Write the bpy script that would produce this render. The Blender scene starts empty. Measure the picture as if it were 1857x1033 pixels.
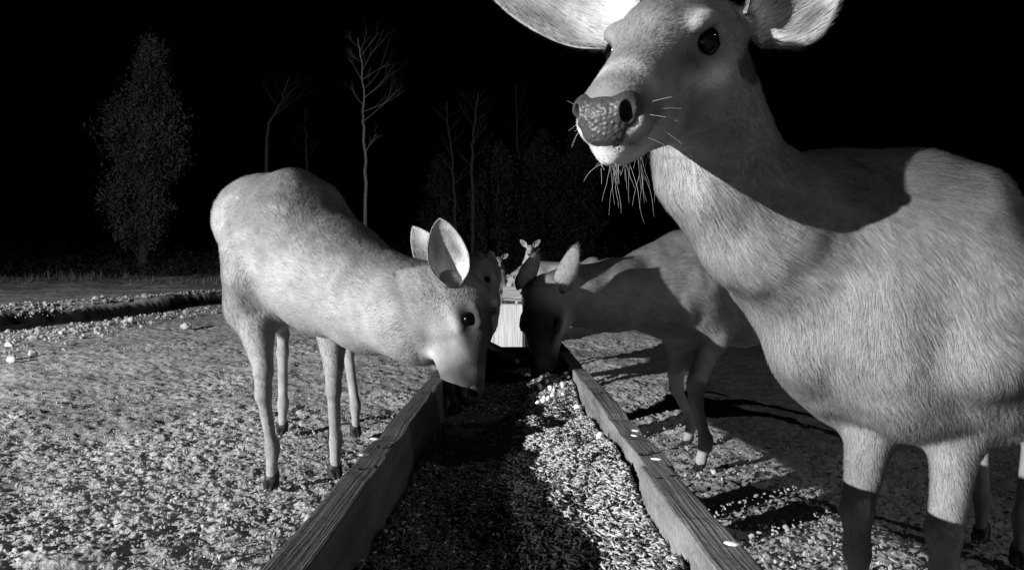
import bpy, math, random
import numpy as np
from mathutils import Vector, Matrix

random.seed(7)
RNG = np.random.default_rng(7)
scene = bpy.context.scene
COL = scene.collection

# ------------------------------------------------------------------ camera
EYE = np.array([0.0, 0.0, 0.60])
cd = bpy.data.cameras.new("camera")
cam = bpy.data.objects.new("camera", cd)
COL.objects.link(cam)
cam.location = EYE
cam.rotation_euler = (math.radians(90), 0, 0)
cd.sensor_width = 36.0
cd.lens = 36.0 * 1200 / 1857
cd.clip_start = 0.02
cd.clip_end = 500
scene.camera = cam

# ------------------------------------------------------------------ night sky, floodlight, second floodlight as weak fill
world = bpy.data.worlds.new("World")
scene.world = world
world.use_nodes = True
bgn = world.node_tree.nodes["Background"]
bgn.inputs[0].default_value = (0.5, 0.5, 0.5, 1)
bgn.inputs[1].default_value = 0.0004
LAMP = Vector((-7.1, -3.5, 1.95))
ld = bpy.data.lights.new("infrared_floodlight", 'SPOT')
ld.energy = 7000
ld.color = (1, 1, 1)
ld.shadow_soft_size = 0.035
ld.spot_size = math.radians(125)
ld.spot_blend = 0.5
lo = bpy.data.objects.new("infrared_floodlight", ld)
COL.objects.link(lo)
lo.location = LAMP
lo.rotation_euler = (Vector((-1.2, 4.6, 1.6)) - LAMP).to_track_quat('-Z', 'Y').to_euler()
fd = bpy.data.lights.new("second_floodlight", 'SPOT')
fd.energy = 135
fd.color = (1, 1, 1)
fd.shadow_soft_size = 0.05
fd.spot_size = math.radians(100)
fd.spot_blend = 0.5
fo = bpy.data.objects.new("second_floodlight", fd)
COL.objects.link(fo)
fo.location = (4.3, -1.7, 3.5)
fo.rotation_euler = (Vector((0.2, 2.0, 0.4)) - fo.location).to_track_quat('-Z', 'Y').to_euler()

vs = scene.view_settings
vs.view_transform = 'Standard'
vs.look = 'None'
vs.exposure = 0.0
vs.gamma = 1.0
vs.use_curve_mapping = False
scene.cycles.max_bounces = 3
scene.cycles.diffuse_bounces = 1
scene.cycles.glossy_bounces = 1
scene.cycles.use_denoising = True
try:
    scene.cycles_curves.shape = 'RIBBONS'
except Exception:
    pass


def P(px, py, Y):
    """point seen at photo pixel (px, py) that stands Y metres ahead"""
    return np.array([(px - 928.5) / 1200 * Y, Y, EYE[2] + (516.5 - py) / 1200 * Y])


# ------------------------------------------------------------------ generic helpers
def nrm(v):
    v = np.asarray(v, float)
    return v / np.linalg.norm(v)


def obj(name, me, parent=None, loc=None):
    o = bpy.data.objects.new(name, me)
    COL.objects.link(o)
    if parent is not None:
        o.parent = parent
    if loc is not None:
        o.location = loc
    return o


def tag(o, label=None, cat=None, group=None, kind=None):
    if label: o['label'] = label
    if cat: o['category'] = cat
    if group: o['group'] = group
    if kind: o['kind'] = kind
    return o


def thing(name, label, cat, loc, group=None):
    o = obj(name, None, None, [float(c) for c in loc])
    return tag(o, label, cat, group)


def mesh_np(name, V, F, mat=None, smooth=True, col=None):
    """V (n,3); F (m,k) one polygon size, or list of arrays"""
    V = np.asarray(V, np.float32)
    Fs = F if isinstance(F, list) else [F]
    Fs = [np.asarray(f, np.int32) for f in Fs if len(f)]
    me = bpy.data.meshes.new(name)
    me.vertices.add(len(V))
    me.vertices.foreach_set('co', V.ravel())
    nl = sum(f.size for f in Fs)
    npoly = sum(len(f) for f in Fs)
    me.loops.add(nl)
    me.loops.foreach_set('vertex_index', np.concatenate([f.ravel() for f in Fs]))
    me.polygons.add(npoly)
    tot = np.concatenate([np.full(len(f), f.shape[1], np.int32) for f in Fs])
    me.polygons.foreach_set('loop_start', np.concatenate([[0], np.cumsum(tot)[:-1]]).astype(np.int32))
    me.polygons.foreach_set('use_smooth', np.full(npoly, smooth, bool))
    me.update(calc_edges=True)
    me.validate()
    if mat is not None:
        me.materials.append(mat)
    if col is not None:
        a = me.color_attributes.new('Col', 'BYTE_COLOR', 'CORNER')
        li = np.empty(len(me.loops), np.int32)
        me.loops.foreach_get('vertex_index', li)
        c = np.asarray(col, np.float32)[li]
        a.data.foreach_set('color', np.stack([c, c, c, np.ones_like(c)], 1).ravel())
    return me


# ------------------------------------------------------------------ noise
def _hash(ix, iy, iz, seed):
    h = (ix.astype(np.int64) * 374761393 + iy.astype(np.int64) * 668265263 + iz.astype(np.int64) * 2147483647 + seed * 974711) & 0xffffffff
    h = ((h ^ (h >> 13)) * 1274126177) & 0xffffffff
    h = (h ^ (h >> 16)) & 0xffff
    return h.astype(np.float32) / 65535.0


def vnoise2(x, y, seed=0):
    ix = np.floor(x).astype(np.int64); iy = np.floor(y).astype(np.int64)
    fx = (x - ix).astype(np.float32); fy = (y - iy).astype(np.float32)
    fx = fx * fx * (3 - 2 * fx); fy = fy * fy * (3 - 2 * fy)
    z = np.zeros_like(ix)
    a = _hash(ix, iy, z, seed); b = _hash(ix + 1, iy, z, seed)
    c = _hash(ix, iy + 1, z, seed); d = _hash(ix + 1, iy + 1, z, seed)
    return (a + (b - a) * fx) * (1 - fy) + (c + (d - c) * fx) * fy


def vnoise3(p, freq, seed=0):
    q = np.asarray(p, np.float64) * freq
    i = np.floor(q).astype(np.int64)
    f = (q - i).astype(np.float32)
    f = f * f * (3 - 2 * f)
    r = 0
    for dx in (0, 1):
        for dy in (0, 1):
            for dz in (0, 1):
                w = (f[:, 0] if dx else 1 - f[:, 0]) * (f[:, 1] if dy else 1 - f[:, 1]) * (f[:, 2] if dz else 1 - f[:, 2])
                r = r + w * _hash(i[:, 0] + dx, i[:, 1] + dy, i[:, 2] + dz, seed)
    return r


def cell2(x, y, seed=0):
    """rounded bumps, one per jittered lattice cell (0..1)"""
    ix = np.floor(x).astype(np.int64); iy = np.floor(y).astype(np.int64)
    best = np.full(x.shape, 9.0, np.float32)
    hgt = np.zeros(x.shape, np.float32)
    z = np.zeros_like(ix)
    for dx in (-1, 0, 1):
        for dy in (-1, 0, 1):
            jx = _hash(ix + dx, iy + dy, z, seed); jy = _hash(ix + dx, iy + dy, z, seed + 5)
            hh = _hash(ix + dx, iy + dy, z, seed + 9)
            d = (ix + dx + jx - x) ** 2 + (iy + dy + jy - y) ** 2
            m = d < best
            best = np.where(m, d, best).astype(np.float32)
            hgt = np.where(m, hh, hgt)
    return np.clip(1 - best * 1.6, 0, 1) * hgt


# ------------------------------------------------------------------ materials
def mat_new(name):
    m = bpy.data.materials.new(name)
    m.use_nodes = True
    nt = m.node_tree
    return m, nt, nt.nodes["Principled BSDF"]


def g4(v):
    return (v, v, v, 1)


def mat_noise(name, lo_, hi_, scale=20.0, rough=0.8, bump=0.0, bump_scale=60.0, detail=6.0, stretch=(1, 1, 1), spec=0.2, vcol=False, bdist=0.01, contrast=(0.3, 0.7)):
    m, nt, b = mat_new(name)
    N, L = nt.nodes, nt.links
    tc = N.new('ShaderNodeTexCoord')
    mp = N.new('ShaderNodeMapping')
    mp.inputs['Scale'].default_value = stretch
    L.new(tc.outputs['Object'], mp.inputs['Vector'])
    nz = N.new('ShaderNodeTexNoise')
    nz.inputs['Scale'].default_value = scale
    nz.inputs['Detail'].default_value = detail
    L.new(mp.outputs[0], nz.inputs['Vector'])
    rp = N.new('ShaderNodeValToRGB')
    rp.color_ramp.elements[0].position, rp.color_ramp.elements[1].position = contrast
    rp.color_ramp.elements[0].color = g4(lo_)
    rp.color_ramp.elements[1].color = g4(hi_)
    L.new(nz.outputs['Fac'], rp.inputs[0])
    out = rp.outputs[0]
    if vcol:
        vc = N.new('ShaderNodeVertexColor')
        vc.layer_name = 'Col'
        mx = N.new('ShaderNodeMix')
        mx.data_type = 'RGBA'
        mx.blend_type = 'MULTIPLY'
        mx.inputs[0].default_value = 1
        L.new(vc.outputs[0], mx.inputs[6])
        L.new(out, mx.inputs[7])
        out = mx.outputs[2]
    L.new(out, b.inputs['Base Color'])
    b.inputs['Roughness'].default_value = rough
    b.inputs['Specular IOR Level'].default_value = spec
    if bump:
        n2 = N.new('ShaderNodeTexNoise')
        n2.inputs['Scale'].default_value = bump_scale
        n2.inputs['Detail'].default_value = 5
        L.new(mp.outputs[0], n2.inputs['Vector'])
        bp = N.new('ShaderNodeBump')
        bp.inputs['Strength'].default_value = bump
        bp.inputs['Distance'].default_value = bdist
        L.new(n2.outputs['Fac'], bp.inputs['Height'])
        L.new(bp.outputs[0], b.inputs['Normal'])
    return m


M = {}
M['ground'] = mat_noise('ground', 0.55, 1.0, 45, 0.9, 0.5, 120, vcol=True, bdist=0.01)
M['gravel'] = mat_noise('gravel', 0.18, 0.5, 9, 0.85, 0.3, 90, spec=0.3)
M['rubble'] = mat_noise('rubble', 0.25, 0.6, 14, 0.8, 0.5, 40)
M['stone'] = mat_noise('stone', 0.35, 0.7, 14, 0.8, 0.5, 40)
M['hide'] = mat_noise('hide', 0.78, 1.0, 16, 0.9, 0.25, 220, vcol=True, bdist=0.004, spec=0.05)
M['ear_skin'] = mat_noise('ear_skin', 0.85, 1.0, 40, 0.8, 0.3, 120, vcol=True, bdist=0.003, spec=0.1, contrast=(0.35, 0.6))
M['hoof'] = mat_noise('hoof', 0.012, 0.03, 60, 0.5, 0.2, 200, spec=0.4)
def mat_wood(name, a, b):
    m, nt, bs = mat_new(name)
    N, L = nt.nodes, nt.links
    tc = N.new('ShaderNodeTexCoord')
    def noise(sc, st, det=5.0):
        mp = N.new('ShaderNodeMapping'); mp.inputs['Scale'].default_value = st
        L.new(tc.outputs['Object'], mp.inputs['Vector'])
        nz = N.new('ShaderNodeTexNoise'); nz.inputs['Scale'].default_value = sc; nz.inputs['Detail'].default_value = det
        L.new(mp.outputs[0], nz.inputs['Vector'])
        return nz.outputs['Fac']
    grain = noise(26, (13, 0.2, 1.6))
    speck = noise(260, (1, 0.6, 1), 3)
    blot = noise(7, (1, 1, 1))
    def math_(op, x, y):
        n = N.new('ShaderNodeMath'); n.operation = op
        for k, v in enumerate((x, y)):
            if isinstance(v, float): n.inputs[k].default_value = v
            else: L.new(v, n.inputs[k])
        return n.outputs[0]
    f = math_('ADD', math_('MULTIPLY', grain, 0.5), math_('ADD', math_('MULTIPLY', speck, 0.3), math_('MULTIPLY', blot, 0.25)))
    rp = N.new('ShaderNodeValToRGB')
    rp.color_ramp.elements[0].position = 0.36; rp.color_ramp.elements[1].position = 0.70
    rp.color_ramp.elements[0].color = g4(a); rp.color_ramp.elements[1].color = g4(b)
    L.new(f, rp.inputs[0]); L.new(rp.outputs[0], bs.inputs['Base Color'])
    bp = N.new('ShaderNodeBump'); bp.inputs['Strength'].default_value = 0.7; bp.inputs['Distance'].default_value = 0.004
    L.new(math_('ADD', grain, math_('MULTIPLY', speck, 0.25)), bp.inputs['Height'])
    L.new(bp.outputs[0], bs.inputs['Normal'])
    bs.inputs['Roughness'].default_value = 0.8
    bs.inputs['Specular IOR Level'].default_value = 0.15
    return m


M['wood'] = mat_wood('wood', 0.06, 0.29)
M['wood_dark'] = mat_wood('wood_dark', 0.04, 0.14)
M['wood_pale'] = mat_noise('wood_pale', 0.36, 0.74, 12, 0.7, 0.6, 20, stretch=(8, 8, 0.35), bdist=0.004, contrast=(0.25, 0.6))
M['wood_grey'] = mat_noise('wood_grey', 0.3, 0.5, 12, 0.8, 0.5, 20, stretch=(0.6, 6, 6), bdist=0.004)
M['feed_bed'] = mat_noise('feed_bed', 0.05, 0.22, 60, 0.9, 0.8, 260, bdist=0.006)
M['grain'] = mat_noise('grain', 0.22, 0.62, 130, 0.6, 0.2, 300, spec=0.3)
M['grain_shaded'] = mat_noise('grain_shaded', 0.03, 0.16, 130, 0.7, 0.2, 300, spec=0.2)
M['kernel'] = mat_noise('kernel', 0.7, 0.9, 60, 0.5, 0.1, 100, spec=0.4)
M['bark'] = mat_noise('bark', 0.12, 0.27, 9, 0.9, 0.6, 18, stretch=(3, 3, 0.6))
M['bark_dark'] = mat_noise('bark_dark', 0.025, 0.06, 9, 0.9, 0.6, 18, stretch=(3, 3, 0.6))
M['leaf'] = mat_noise('leaf', 0.03, 0.10, 1.2, 0.7)
M['leaf_dim'] = mat_noise('leaf_dim', 0.015, 0.04, 1.2, 0.8)
M['weed'] = mat_noise('weed', 0.08, 0.2, 2, 0.9)
M['post'] = mat_noise('post', 0.008, 0.02, 20, 0.6)


def mat_fur():
    m, nt, b = mat_new('fur')
    N, L = nt.nodes, nt.links
    vc = N.new('ShaderNodeVertexColor'); vc.layer_name = 'Col'
    hi = N.new('ShaderNodeHairInfo')
    mr = N.new('ShaderNodeMapRange')
    mr.inputs['To Min'].default_value = 0.66
    mr.inputs['To Max'].default_value = 1.26
    L.new(hi.outputs['Random'], mr.inputs['Value'])
    vm = N.new('ShaderNodeVectorMath'); vm.operation = 'SCALE'
    L.new(vc.outputs[0], vm.inputs[0]); L.new(mr.outputs[0], vm.inputs['Scale'])
    L.new(vm.outputs[0], b.inputs['Base Color'])
    nc = N.new('ShaderNodeVertexColor'); nc.layer_name = 'Nor'
    v1 = N.new('ShaderNodeVectorMath'); v1.operation = 'MULTIPLY_ADD'
    v1.inputs[1].default_value = (2, 2, 2); v1.inputs[2].default_value = (-1, -1, -1)
    L.new(nc.outputs[0], v1.inputs[0])
    ge = N.new('ShaderNodeNewGeometry')
    v2 = N.new('ShaderNodeVectorMath'); v2.operation = 'MULTIPLY_ADD'
    v2.inputs[1].default_value = (0.22, 0.22, 0.22)
    L.new(ge.outputs['Normal'], v2.inputs[0]); L.new(v1.outputs[0], v2.inputs[2])
    v3 = N.new('ShaderNodeVectorMath'); v3.operation = 'NORMALIZE'
    L.new(v2.outputs[0], v3.inputs[0])
    L.new(v3.outputs[0], b.inputs['Normal'])
    b.inputs['Roughness'].default_value = 0.75
    b.inputs['Specular IOR Level'].default_value = 0.15
    return m


M['fur'] = mat_fur()
m, nt, b = mat_new('eye')
b.inputs['Base Color'].default_value = g4(0.002)
b.inputs['Roughness'].default_value = 0.06
b.inputs['Specular IOR Level'].default_value = 0.2
M['eye'] = m
m, nt, b = mat_new('nose')
b.inputs['Base Color'].default_value = g4(0.05)
b.inputs['Roughness'].default_value = 0.46
b.inputs['Specular IOR Level'].default_value = 0.40
tc = nt.nodes.new('ShaderNodeTexCoord')
vo = nt.nodes.new('ShaderNodeTexVoronoi'); vo.inputs['Scale'].default_value = 270
vo.feature = 'SMOOTH_F1'
nt.links.new(tc.outputs['Object'], vo.inputs['Vector'])
bp = nt.nodes.new('ShaderNodeBump'); bp.inputs['Strength'].default_value = 0.45; bp.inputs['Distance'].default_value = 0.0015
bp.invert = True
nt.links.new(vo.outputs['Distance'], bp.inputs['Height'])
nt.links.new(bp.outputs[0], b.inputs['Normal'])
M['nose'] = m
m, nt, b = mat_new('whisker')
b.inputs['Base Color'].default_value = g4(0.6)
b.inputs['Roughness'].default_value = 0.4
M['whisker'] = m


# ------------------------------------------------------------------ terrain
BANK_U = np.array([-1.6, -0.95, -0.774, -0.649, -0.524, -0.44, -0.27, -0.14, -0.02])
BANK_Y = np.array([5.6, 7.2, 7.8, 8.7, 10.2, 11.6, 14.5, 17.0, 20.0])


def terrain(x, y):
    """height and how much of the bank's dark face"""
    x = np.asarray(x, float); y = np.asarray(y, float)
    t = np.clip(y - 3.6, 0, None)
    z = 0.045 * t * t / (t + 0.8)
    z = np.where(y > 26, z + 0.02 * (y - 26), z)
    u = x / np.maximum(y, 0.5)
    yb = np.interp(u, BANK_U, BANK_Y)
    wob = 0.5 * (vnoise2(x * 1.3, y * 1.3, 3) - 0.5) + 0.10 * (vnoise2(x * 7, y * 7, 4) - 0.5)
    dl = y - yb + wob
    amp = np.clip((-0.02 - u) / 0.15, 0, 1) * (y > 1)
    step = np.clip((dl + 0.28) / 0.28, 0, 1)
    step = step * step * (3 - 2 * step)
    crest = np.exp(-((dl - 0.16) / 0.14) ** 2) * (0.4 + 1.0 * vnoise2(x * 6, y * 6, 8))
    z = z + amp * (0.135 * step + 0.05 * crest)
    ditch = np.exp(-((dl + 0.42) / 0.16) ** 2)
    z = z - amp * 0.05 * ditch
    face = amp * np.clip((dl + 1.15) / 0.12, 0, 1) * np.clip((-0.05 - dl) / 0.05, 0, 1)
    return z, face


def ground_z(x, y):
    return float(terrain(np.array([x]), np.array([y]))[0][0])


def build_ground():
    # polar sheet, fine where the photo looks
    rr = np.concatenate([[0.02, 0.2], np.geomspace(0.4, 9.0, 760), np.geomspace(9.05, 40, 240)[1:], np.geomspace(42, 260, 24)])
    a0 = np.radians(48)
    th = np.concatenate([np.linspace(-a0, a0, 720), np.linspace(a0, 2 * np.pi - a0, 90)[1:-1]])
    R, T = np.meshgrid(rr, th, indexing='ij')
    X = (R * np.sin(T)).ravel(); Y = (R * np.cos(T)).ravel()
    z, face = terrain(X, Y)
    near = np.clip((14 - R.ravel()) / 8, 0.25, 1)
    n1 = vnoise2(X * 0.9, Y * 0.9, 11) - 0.5
    n2 = vnoise2(X * 4.3, Y * 4.3, 12) - 0.5
    n3 = vnoise2(X * 14, Y * 14, 13) - 0.5
    n4 = vnoise2(X * 38, Y * 38, 14) - 0.5
    c1 = cell2(X * 42, Y * 42, 20)
    c2 = cell2(X * 88, Y * 88, 30)
    c3 = cell2(X * 11, Y * 11, 40)
    patch = np.clip((vnoise2(X * 1.7, Y * 1.7, 50) - 0.35) * 3, 0.5, 1)
    c4 = cell2(X * 95, Y * 95, 35)
    crumb = 0.006 * c1 + 0.0065 * c2 + 0.005 * c4 + 0.003 * c3 * (vnoise2(X * 2, Y * 2, 60) > 0.5)
    crumb = crumb * np.clip(0.55 + 0.16 * R.ravel(), 0.7, 1.7)
    z = z + 0.05 * n1 + 0.015 * n2 + 0.011 * n3 + 0.007 * n4 + crumb * patch * near
    far = np.clip((Y - 9) / 8, 0, 1)
    z = z + far * 0.10 * (vnoise2(X * 1.6, Y * 1.6, 70) - 0.5)
    # ground colour: pale crumbs over darker earth, paler with distance, bank face near black
    c = 0.22 + 0.32 * np.clip((crumb * patch) / 0.008, 0, 1) + 0.22 * (vnoise2(X * 9, Y * 9, 81) - 0.5) + 0.16 * (vnoise2(X * 2.2, Y * 2.2, 82) - 0.5)
    c = c + np.where(X < -0.2, 0.16, 0.11) * np.clip(1.5 - Y * 0.12, 0, 1)
    c = c * np.clip(0.85 + 0.06 * Y, 0.9, 1.5)
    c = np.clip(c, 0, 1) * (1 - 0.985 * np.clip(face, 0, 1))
    c = np.clip(c, 0.004, 0.75)
    n, k = R.shape
    i = np.arange(n - 1)[:, None]; j = np.arange(k)[None, :]
    j2 = (j + 1) % k
    F = np.stack([i * k + j, (i) * k + j2 + 0 * i, (i + 1) * k + j2, (i + 1) * k + j], -1).reshape(-1, 4)
    F = F[:, ::-1]
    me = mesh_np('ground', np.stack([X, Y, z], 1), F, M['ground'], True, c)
    o = obj('ground', me)
    tag(o, kind='structure')
    return o


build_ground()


# ------------------------------------------------------------------ signed-distance modelling
class Sdf:
    def __init__(self):
        self.pr = []

    def cap(self, a, b, ra, rb, k=0.03, c=None, g=None, flat=None, cut=False):
        a = np.asarray(a, float); b = np.asarray(b, float)
        if g is None:
            g = nrm(b - a)
        self.pr.append(('c', a, b, ra, rb, k, c, np.asarray(g, float), cut))

    def ell(self, cen, ax, r, k=0.03, c=None, g=(0, 0, -1), cut=False):
        """ax: 3x3 rows = axes"""
        self.pr.append(('e', np.asarray(cen, float), np.asarray(ax, float), np.asarray(r, float), None, k, c, np.asarray(g, float), cut))

    @staticmethod
    def dist(p, x, y, z):
        if p[0] == 'c':
            a, b, ra, rb = p[1:5]
            ba = b - a
            den = max(float(ba @ ba), 1e-9)
            t = ((x - a[0]) * ba[0] + (y - a[1]) * ba[1] + (z - a[2]) * ba[2]) / den
            t = np.clip(t, 0, 1)
            d = np.sqrt((x - a[0] - t * ba[0]) ** 2 + (y - a[1] - t * ba[1]) ** 2 + (z - a[2] - t * ba[2]) ** 2)
            return d - (ra + (rb - ra) * t)
        c, A, r = p[1:4]
        dx, dy, dz = x - c[0], y - c[1], z - c[2]
        q = [(dx * A[i][0] + dy * A[i][1] + dz * A[i][2]) for i in range(3)]
        k0 = np.sqrt((q[0] / r[0]) ** 2 + (q[1] / r[1]) ** 2 + (q[2] / r[2]) ** 2)
        k1 = np.sqrt((q[0] / r[0] ** 2) ** 2 + (q[1] / r[1] ** 2) ** 2 + (q[2] / r[2] ** 2) ** 2)
        return k0 * (k0 - 1) / np.maximum(k1, 1e-6)

    @staticmethod
    def bounds(p):
        if p[0] == 'c':
            a, b, ra, rb = p[1:5]
            r = max(ra, rb)
            return np.minimum(a, b) - r, np.maximum(a, b) + r
        c, A, r = p[1:4]
        e = np.sqrt(((A * r[:, None]) ** 2).sum(0))
        return c - e, c + e

    def mesh(self, res):
        bs = [self.bounds(p) for p in self.pr if not p[8]]
        lo_ = np.min([b[0] for b in bs], 0) - 3 * res - 0.02
        hi_ = np.max([b[1] for b in bs], 0) + 3 * res + 0.02
        n = np.ceil((hi_ - lo_) / res).astype(int) + 1
        ax = [(lo_[i] + res * np.arange(n[i])).astype(np.float32) for i in range(3)]
        D = np.full(n, 0.5, np.float32)
        for p in self.pr:
            b0, b1 = self.bounds(p)
            mg = p[5] * 1.2 + 2.5 * res
            i0 = np.clip(np.floor((b0 - mg - lo_) / res).astype(int), 0, n)
            i1 = np.clip(np.ceil((b1 + mg - lo_) / res).astype(int) + 1, 0, n)
            if np.any(i1 <= i0): continue
            sl = tuple(slice(i0[i], i1[i]) for i in range(3))
            x = ax[0][sl[0]][:, None, None]; y = ax[1][sl[1]][None, :, None]; z = ax[2][sl[2]][None, None, :]
            d = self.dist(p, x, y, z).astype(np.float32)
            a = D[sl]
            k = max(p[5], 1e-4)
            if p[8]:
                d = -d
                h = np.clip(0.5 - 0.5 * (d - a) / k, 0, 1)
                D[sl] = d + (a - d) * h + k * h * (1 - h)
            else:
                h = np.clip(0.5 + 0.5 * (d - a) / k, 0, 1)
                D[sl] = d + (a - d) * h - k * h * (1 - h)
        S = D < 0
        nx, ny, nz = n
        cnt = np.zeros((nx - 1, ny - 1, nz - 1), np.int8)
        offs = [(i, j, k) for i in (0, 1) for j in (0, 1) for k in (0, 1)]
        for (i, j, k) in offs:
            cnt += S[i:nx - 1 + i, j:ny - 1 + j, k:nz - 1 + k]
        act = (cnt > 0) & (cnt < 8)
        I = np.argwhere(act)
        vals = {o: D[I[:, 0] + o[0], I[:, 1] + o[1], I[:, 2] + o[2]] for o in offs}
        acc = np.zeros((len(I), 3)); num = np.zeros(len(I))
        for o in offs:
            for axi in range(3):
                if o[axi]: continue
                q = list(o); q[axi] = 1; q = tuple(q)
                a, b = vals[o], vals[q]
                m = (a < 0) != (b < 0)
                t = np.where(m, a / np.where(m, a - b, 1), 0)
                pos = np.tile(np.array(o, float), (len(I), 1))
                pos[:, axi] = t
                acc += np.where(m[:, None], pos, 0); num += m
        V = lo_ + (I + acc / num[:, None]) * res
        idx = np.full(act.shape, -1, np.int32)
        idx[act] = np.arange(len(I), dtype=np.int32)
        quads = []
        for axi in range(3):
            sl0 = [slice(None)] * 3; sl1 = [slice(None)] * 3
            sl0[axi] = slice(0, -1); sl1[axi] = slice(1, None)
            s0 = S[tuple(sl0)]; s1 = S[tuple(sl1)]
            E = np.argwhere(s0 != s1)
            o1, o2 = [(1, 2), (2, 0), (0, 1)][axi]
            ok = (E[:, o1] > 0) & (E[:, o2] > 0) & (E[:, o1] < n[o1] - 1) & (E[:, o2] < n[o2] - 1)
            E = E[ok]
            def at(d1, d2):
                q = E.copy(); q[:, o1] += d1; q[:, o2] += d2
                return idx[q[:, 0], q[:, 1], q[:, 2]]
            Q = np.stack([at(-1, -1), at(0, -1), at(0, 0), at(-1, 0)], 1)
            flip = ~s0[E[:, 0], E[:, 1], E[:, 2]]
            Q[flip] = Q[flip][:, ::-1]
            quads.append(Q)
        F = np.concatenate(quads)
        F = F[(F >= 0).all(1)]
        return V, F

    def paint(self, V, blur=0.018):
        """blended colour and hair direction of the primitives nearest to each vertex"""
        W = np.zeros(len(V)); C = np.zeros(len(V)); G = np.zeros((len(V), 3))
        x, y, z = V[:, 0], V[:, 1], V[:, 2]
        for p in self.pr:
            if p[8] or p[6] is None: continue
            w = np.exp(-np.clip(self.dist(p, x, y, z), -0.05, 1.0) / blur) + 1e-12
            W += w; C += w * p[6]; G += w[:, None] * p[7][None, :]
        return C / W, G / W[:, None]


def fur_uv(me, G):
    """every face gets its own flat UV patch turned to the hair direction, so the strands' tangent follows it"""
    npoly = len(me.polygons)
    cv = np.empty(len(me.vertices) * 3, np.float32); me.vertices.foreach_get('co', cv); cv = cv.reshape(-1, 3)
    G = G + 0.55 * (np.stack([vnoise3(cv, 13, 61 + k) + 0.6 * vnoise3(cv, 40, 66 + k) for k in range(3)], 1) - 0.8)
    li = np.empty(len(me.loops), np.int32); me.loops.foreach_get('vertex_index', li)
    ls = np.empty(npoly, np.int32); me.polygons.foreach_get('loop_start', ls)
    lt = np.empty(npoly, np.int32); me.polygons.foreach_get('loop_total', lt)
    co = np.empty(len(me.vertices) * 3, np.float32); me.vertices.foreach_get('co', co); co = co.reshape(-1, 3)
    no = np.empty(npoly * 3, np.float32); me.polygons.foreach_get('normal', no); no = no.reshape(-1, 3)
    pf = np.repeat(np.arange(npoly), lt)
    g = np.zeros((npoly, 3)); np.add.at(g, pf, G[li])
    g -= no * (g * no).sum(1)[:, None]
    ln = np.linalg.norm(g, axis=1)
    g = np.where(ln[:, None] > 1e-5, g / np.maximum(ln, 1e-5)[:, None], np.array([0, 0, -1.0]))
    s = np.cross(no, g)
    u = (co[li] * s[pf]).sum(1); v = -(co[li] * g[pf]).sum(1)
    vn = np.empty(len(me.vertices) * 3, np.float32); me.vertices.foreach_get('normal', vn); vn = vn.reshape(-1, 3)
    a = me.color_attributes.new('Nor', 'BYTE_COLOR', 'CORNER')
    a.data.foreach_set('color', np.concatenate([vn[li] * 0.5 + 0.5, np.ones((len(li), 1))], 1).astype(np.float32).ravel())
    uv = me.uv_layers.new(name='comb')
    uv.data.foreach_set('uv', np.stack([u, v], 1).astype(np.float32).ravel())


def add_fur(o, count, length, lift, width, rnd=0.25, vg=None, children=0, seed=1):
    mod = o.modifiers.new('fur', 'PARTICLE_SYSTEM')
    ps = mod.particle_system
    ps.seed = seed
    s = ps.settings
    s.type = 'HAIR'
    s.count = count
    s.use_advanced_hair = True
    s.emit_from = 'FACE'
    s.distribution = 'RAND'
    s.use_even_distribution = True
    s.use_emit_random = True
    s.hair_step = 2
    s.normal_factor = length * lift * FK
    s.tangent_factor = length * math.sqrt(max(1 - lift * lift, 0)) * FK
    s.tangent_phase = 0.0
    s.factor_random = length * rnd * FK
    s.render_step = 2
    s.display_step = 2
    s.use_hair_bspline = False
    s.root_radius = 1.0
    s.tip_radius = 0.25
    s.radius_scale = width * 0.5
    s.material = 2
    if vg:
        ps.vertex_group_length = vg
    if children:
        s.child_type = 'INTERPOLATED'
        s.rendered_child_count = children
        s.child_percent = children
        s.roughness_1 = 0.004
        s.roughness_1_size = 0.3
        s.roughness_2 = 0.006
        s.child_length = 1.0


FK = 0.25
# ------------------------------------------------------------------ deer
def frame(f, l):
    f = nrm(f); l = np.asarray(l, float); l = nrm(l - f * (l @ f)); u = np.cross(f, l)
    return np.stack([f, l, u])


def hoof_mesh():
    S = Sdf()
    for sd in (-1, 1):
        S.cap((-0.012, sd * 0.0085, 0.030), (0.004, sd * 0.009, 0.012), 0.013, 0.0125, 0.006, 1)
        S.cap((0.004, sd * 0.009, 0.012), (0.034, sd * 0.0065, 0.006), 0.0125, 0.006, 0.006, 1)
    S.cap((-0.02, 0, 0.042), (-0.006, 0, 0.03), 0.017, 0.014, 0.008, 1)
    S.ell((0, 0, -0.05), np.eye(3), (0.3, 0.3, 0.05), 0.002, cut=True)
    V, F = S.mesh(0.0024)
    return mesh_np('hoof', V, F, M['hoof'], True)


HOOF = hoof_mesh()


def sphere_mesh(name, r, mat, n=20, m=14):
    th = np.linspace(0, 2 * np.pi, n, endpoint=False)
    ph = np.linspace(0, np.pi, m)[1:-1]
    V = [(0, 0, r)] + [(r * math.sin(p) * math.cos(t), r * math.sin(p) * math.sin(t), r * math.cos(p)) for p in ph for t in th] + [(0, 0, -r)]
    q = []; tr = []
    for i in range(len(ph) - 1):
        for j in range(n):
            a = 1 + i * n + j; b = 1 + i * n + (j + 1) % n
            q.append((a, a + n, b + n, b))
    for j in range(n):
        tr.append((0, 1 + j, 1 + (j + 1) % n))
        b = 1 + (len(ph) - 1) * n
        tr.append((len(V) - 1, b + (j + 1) % n, b + j))
    return mesh_np(name, V, [np.array(q), np.array(tr)], mat, True)


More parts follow.
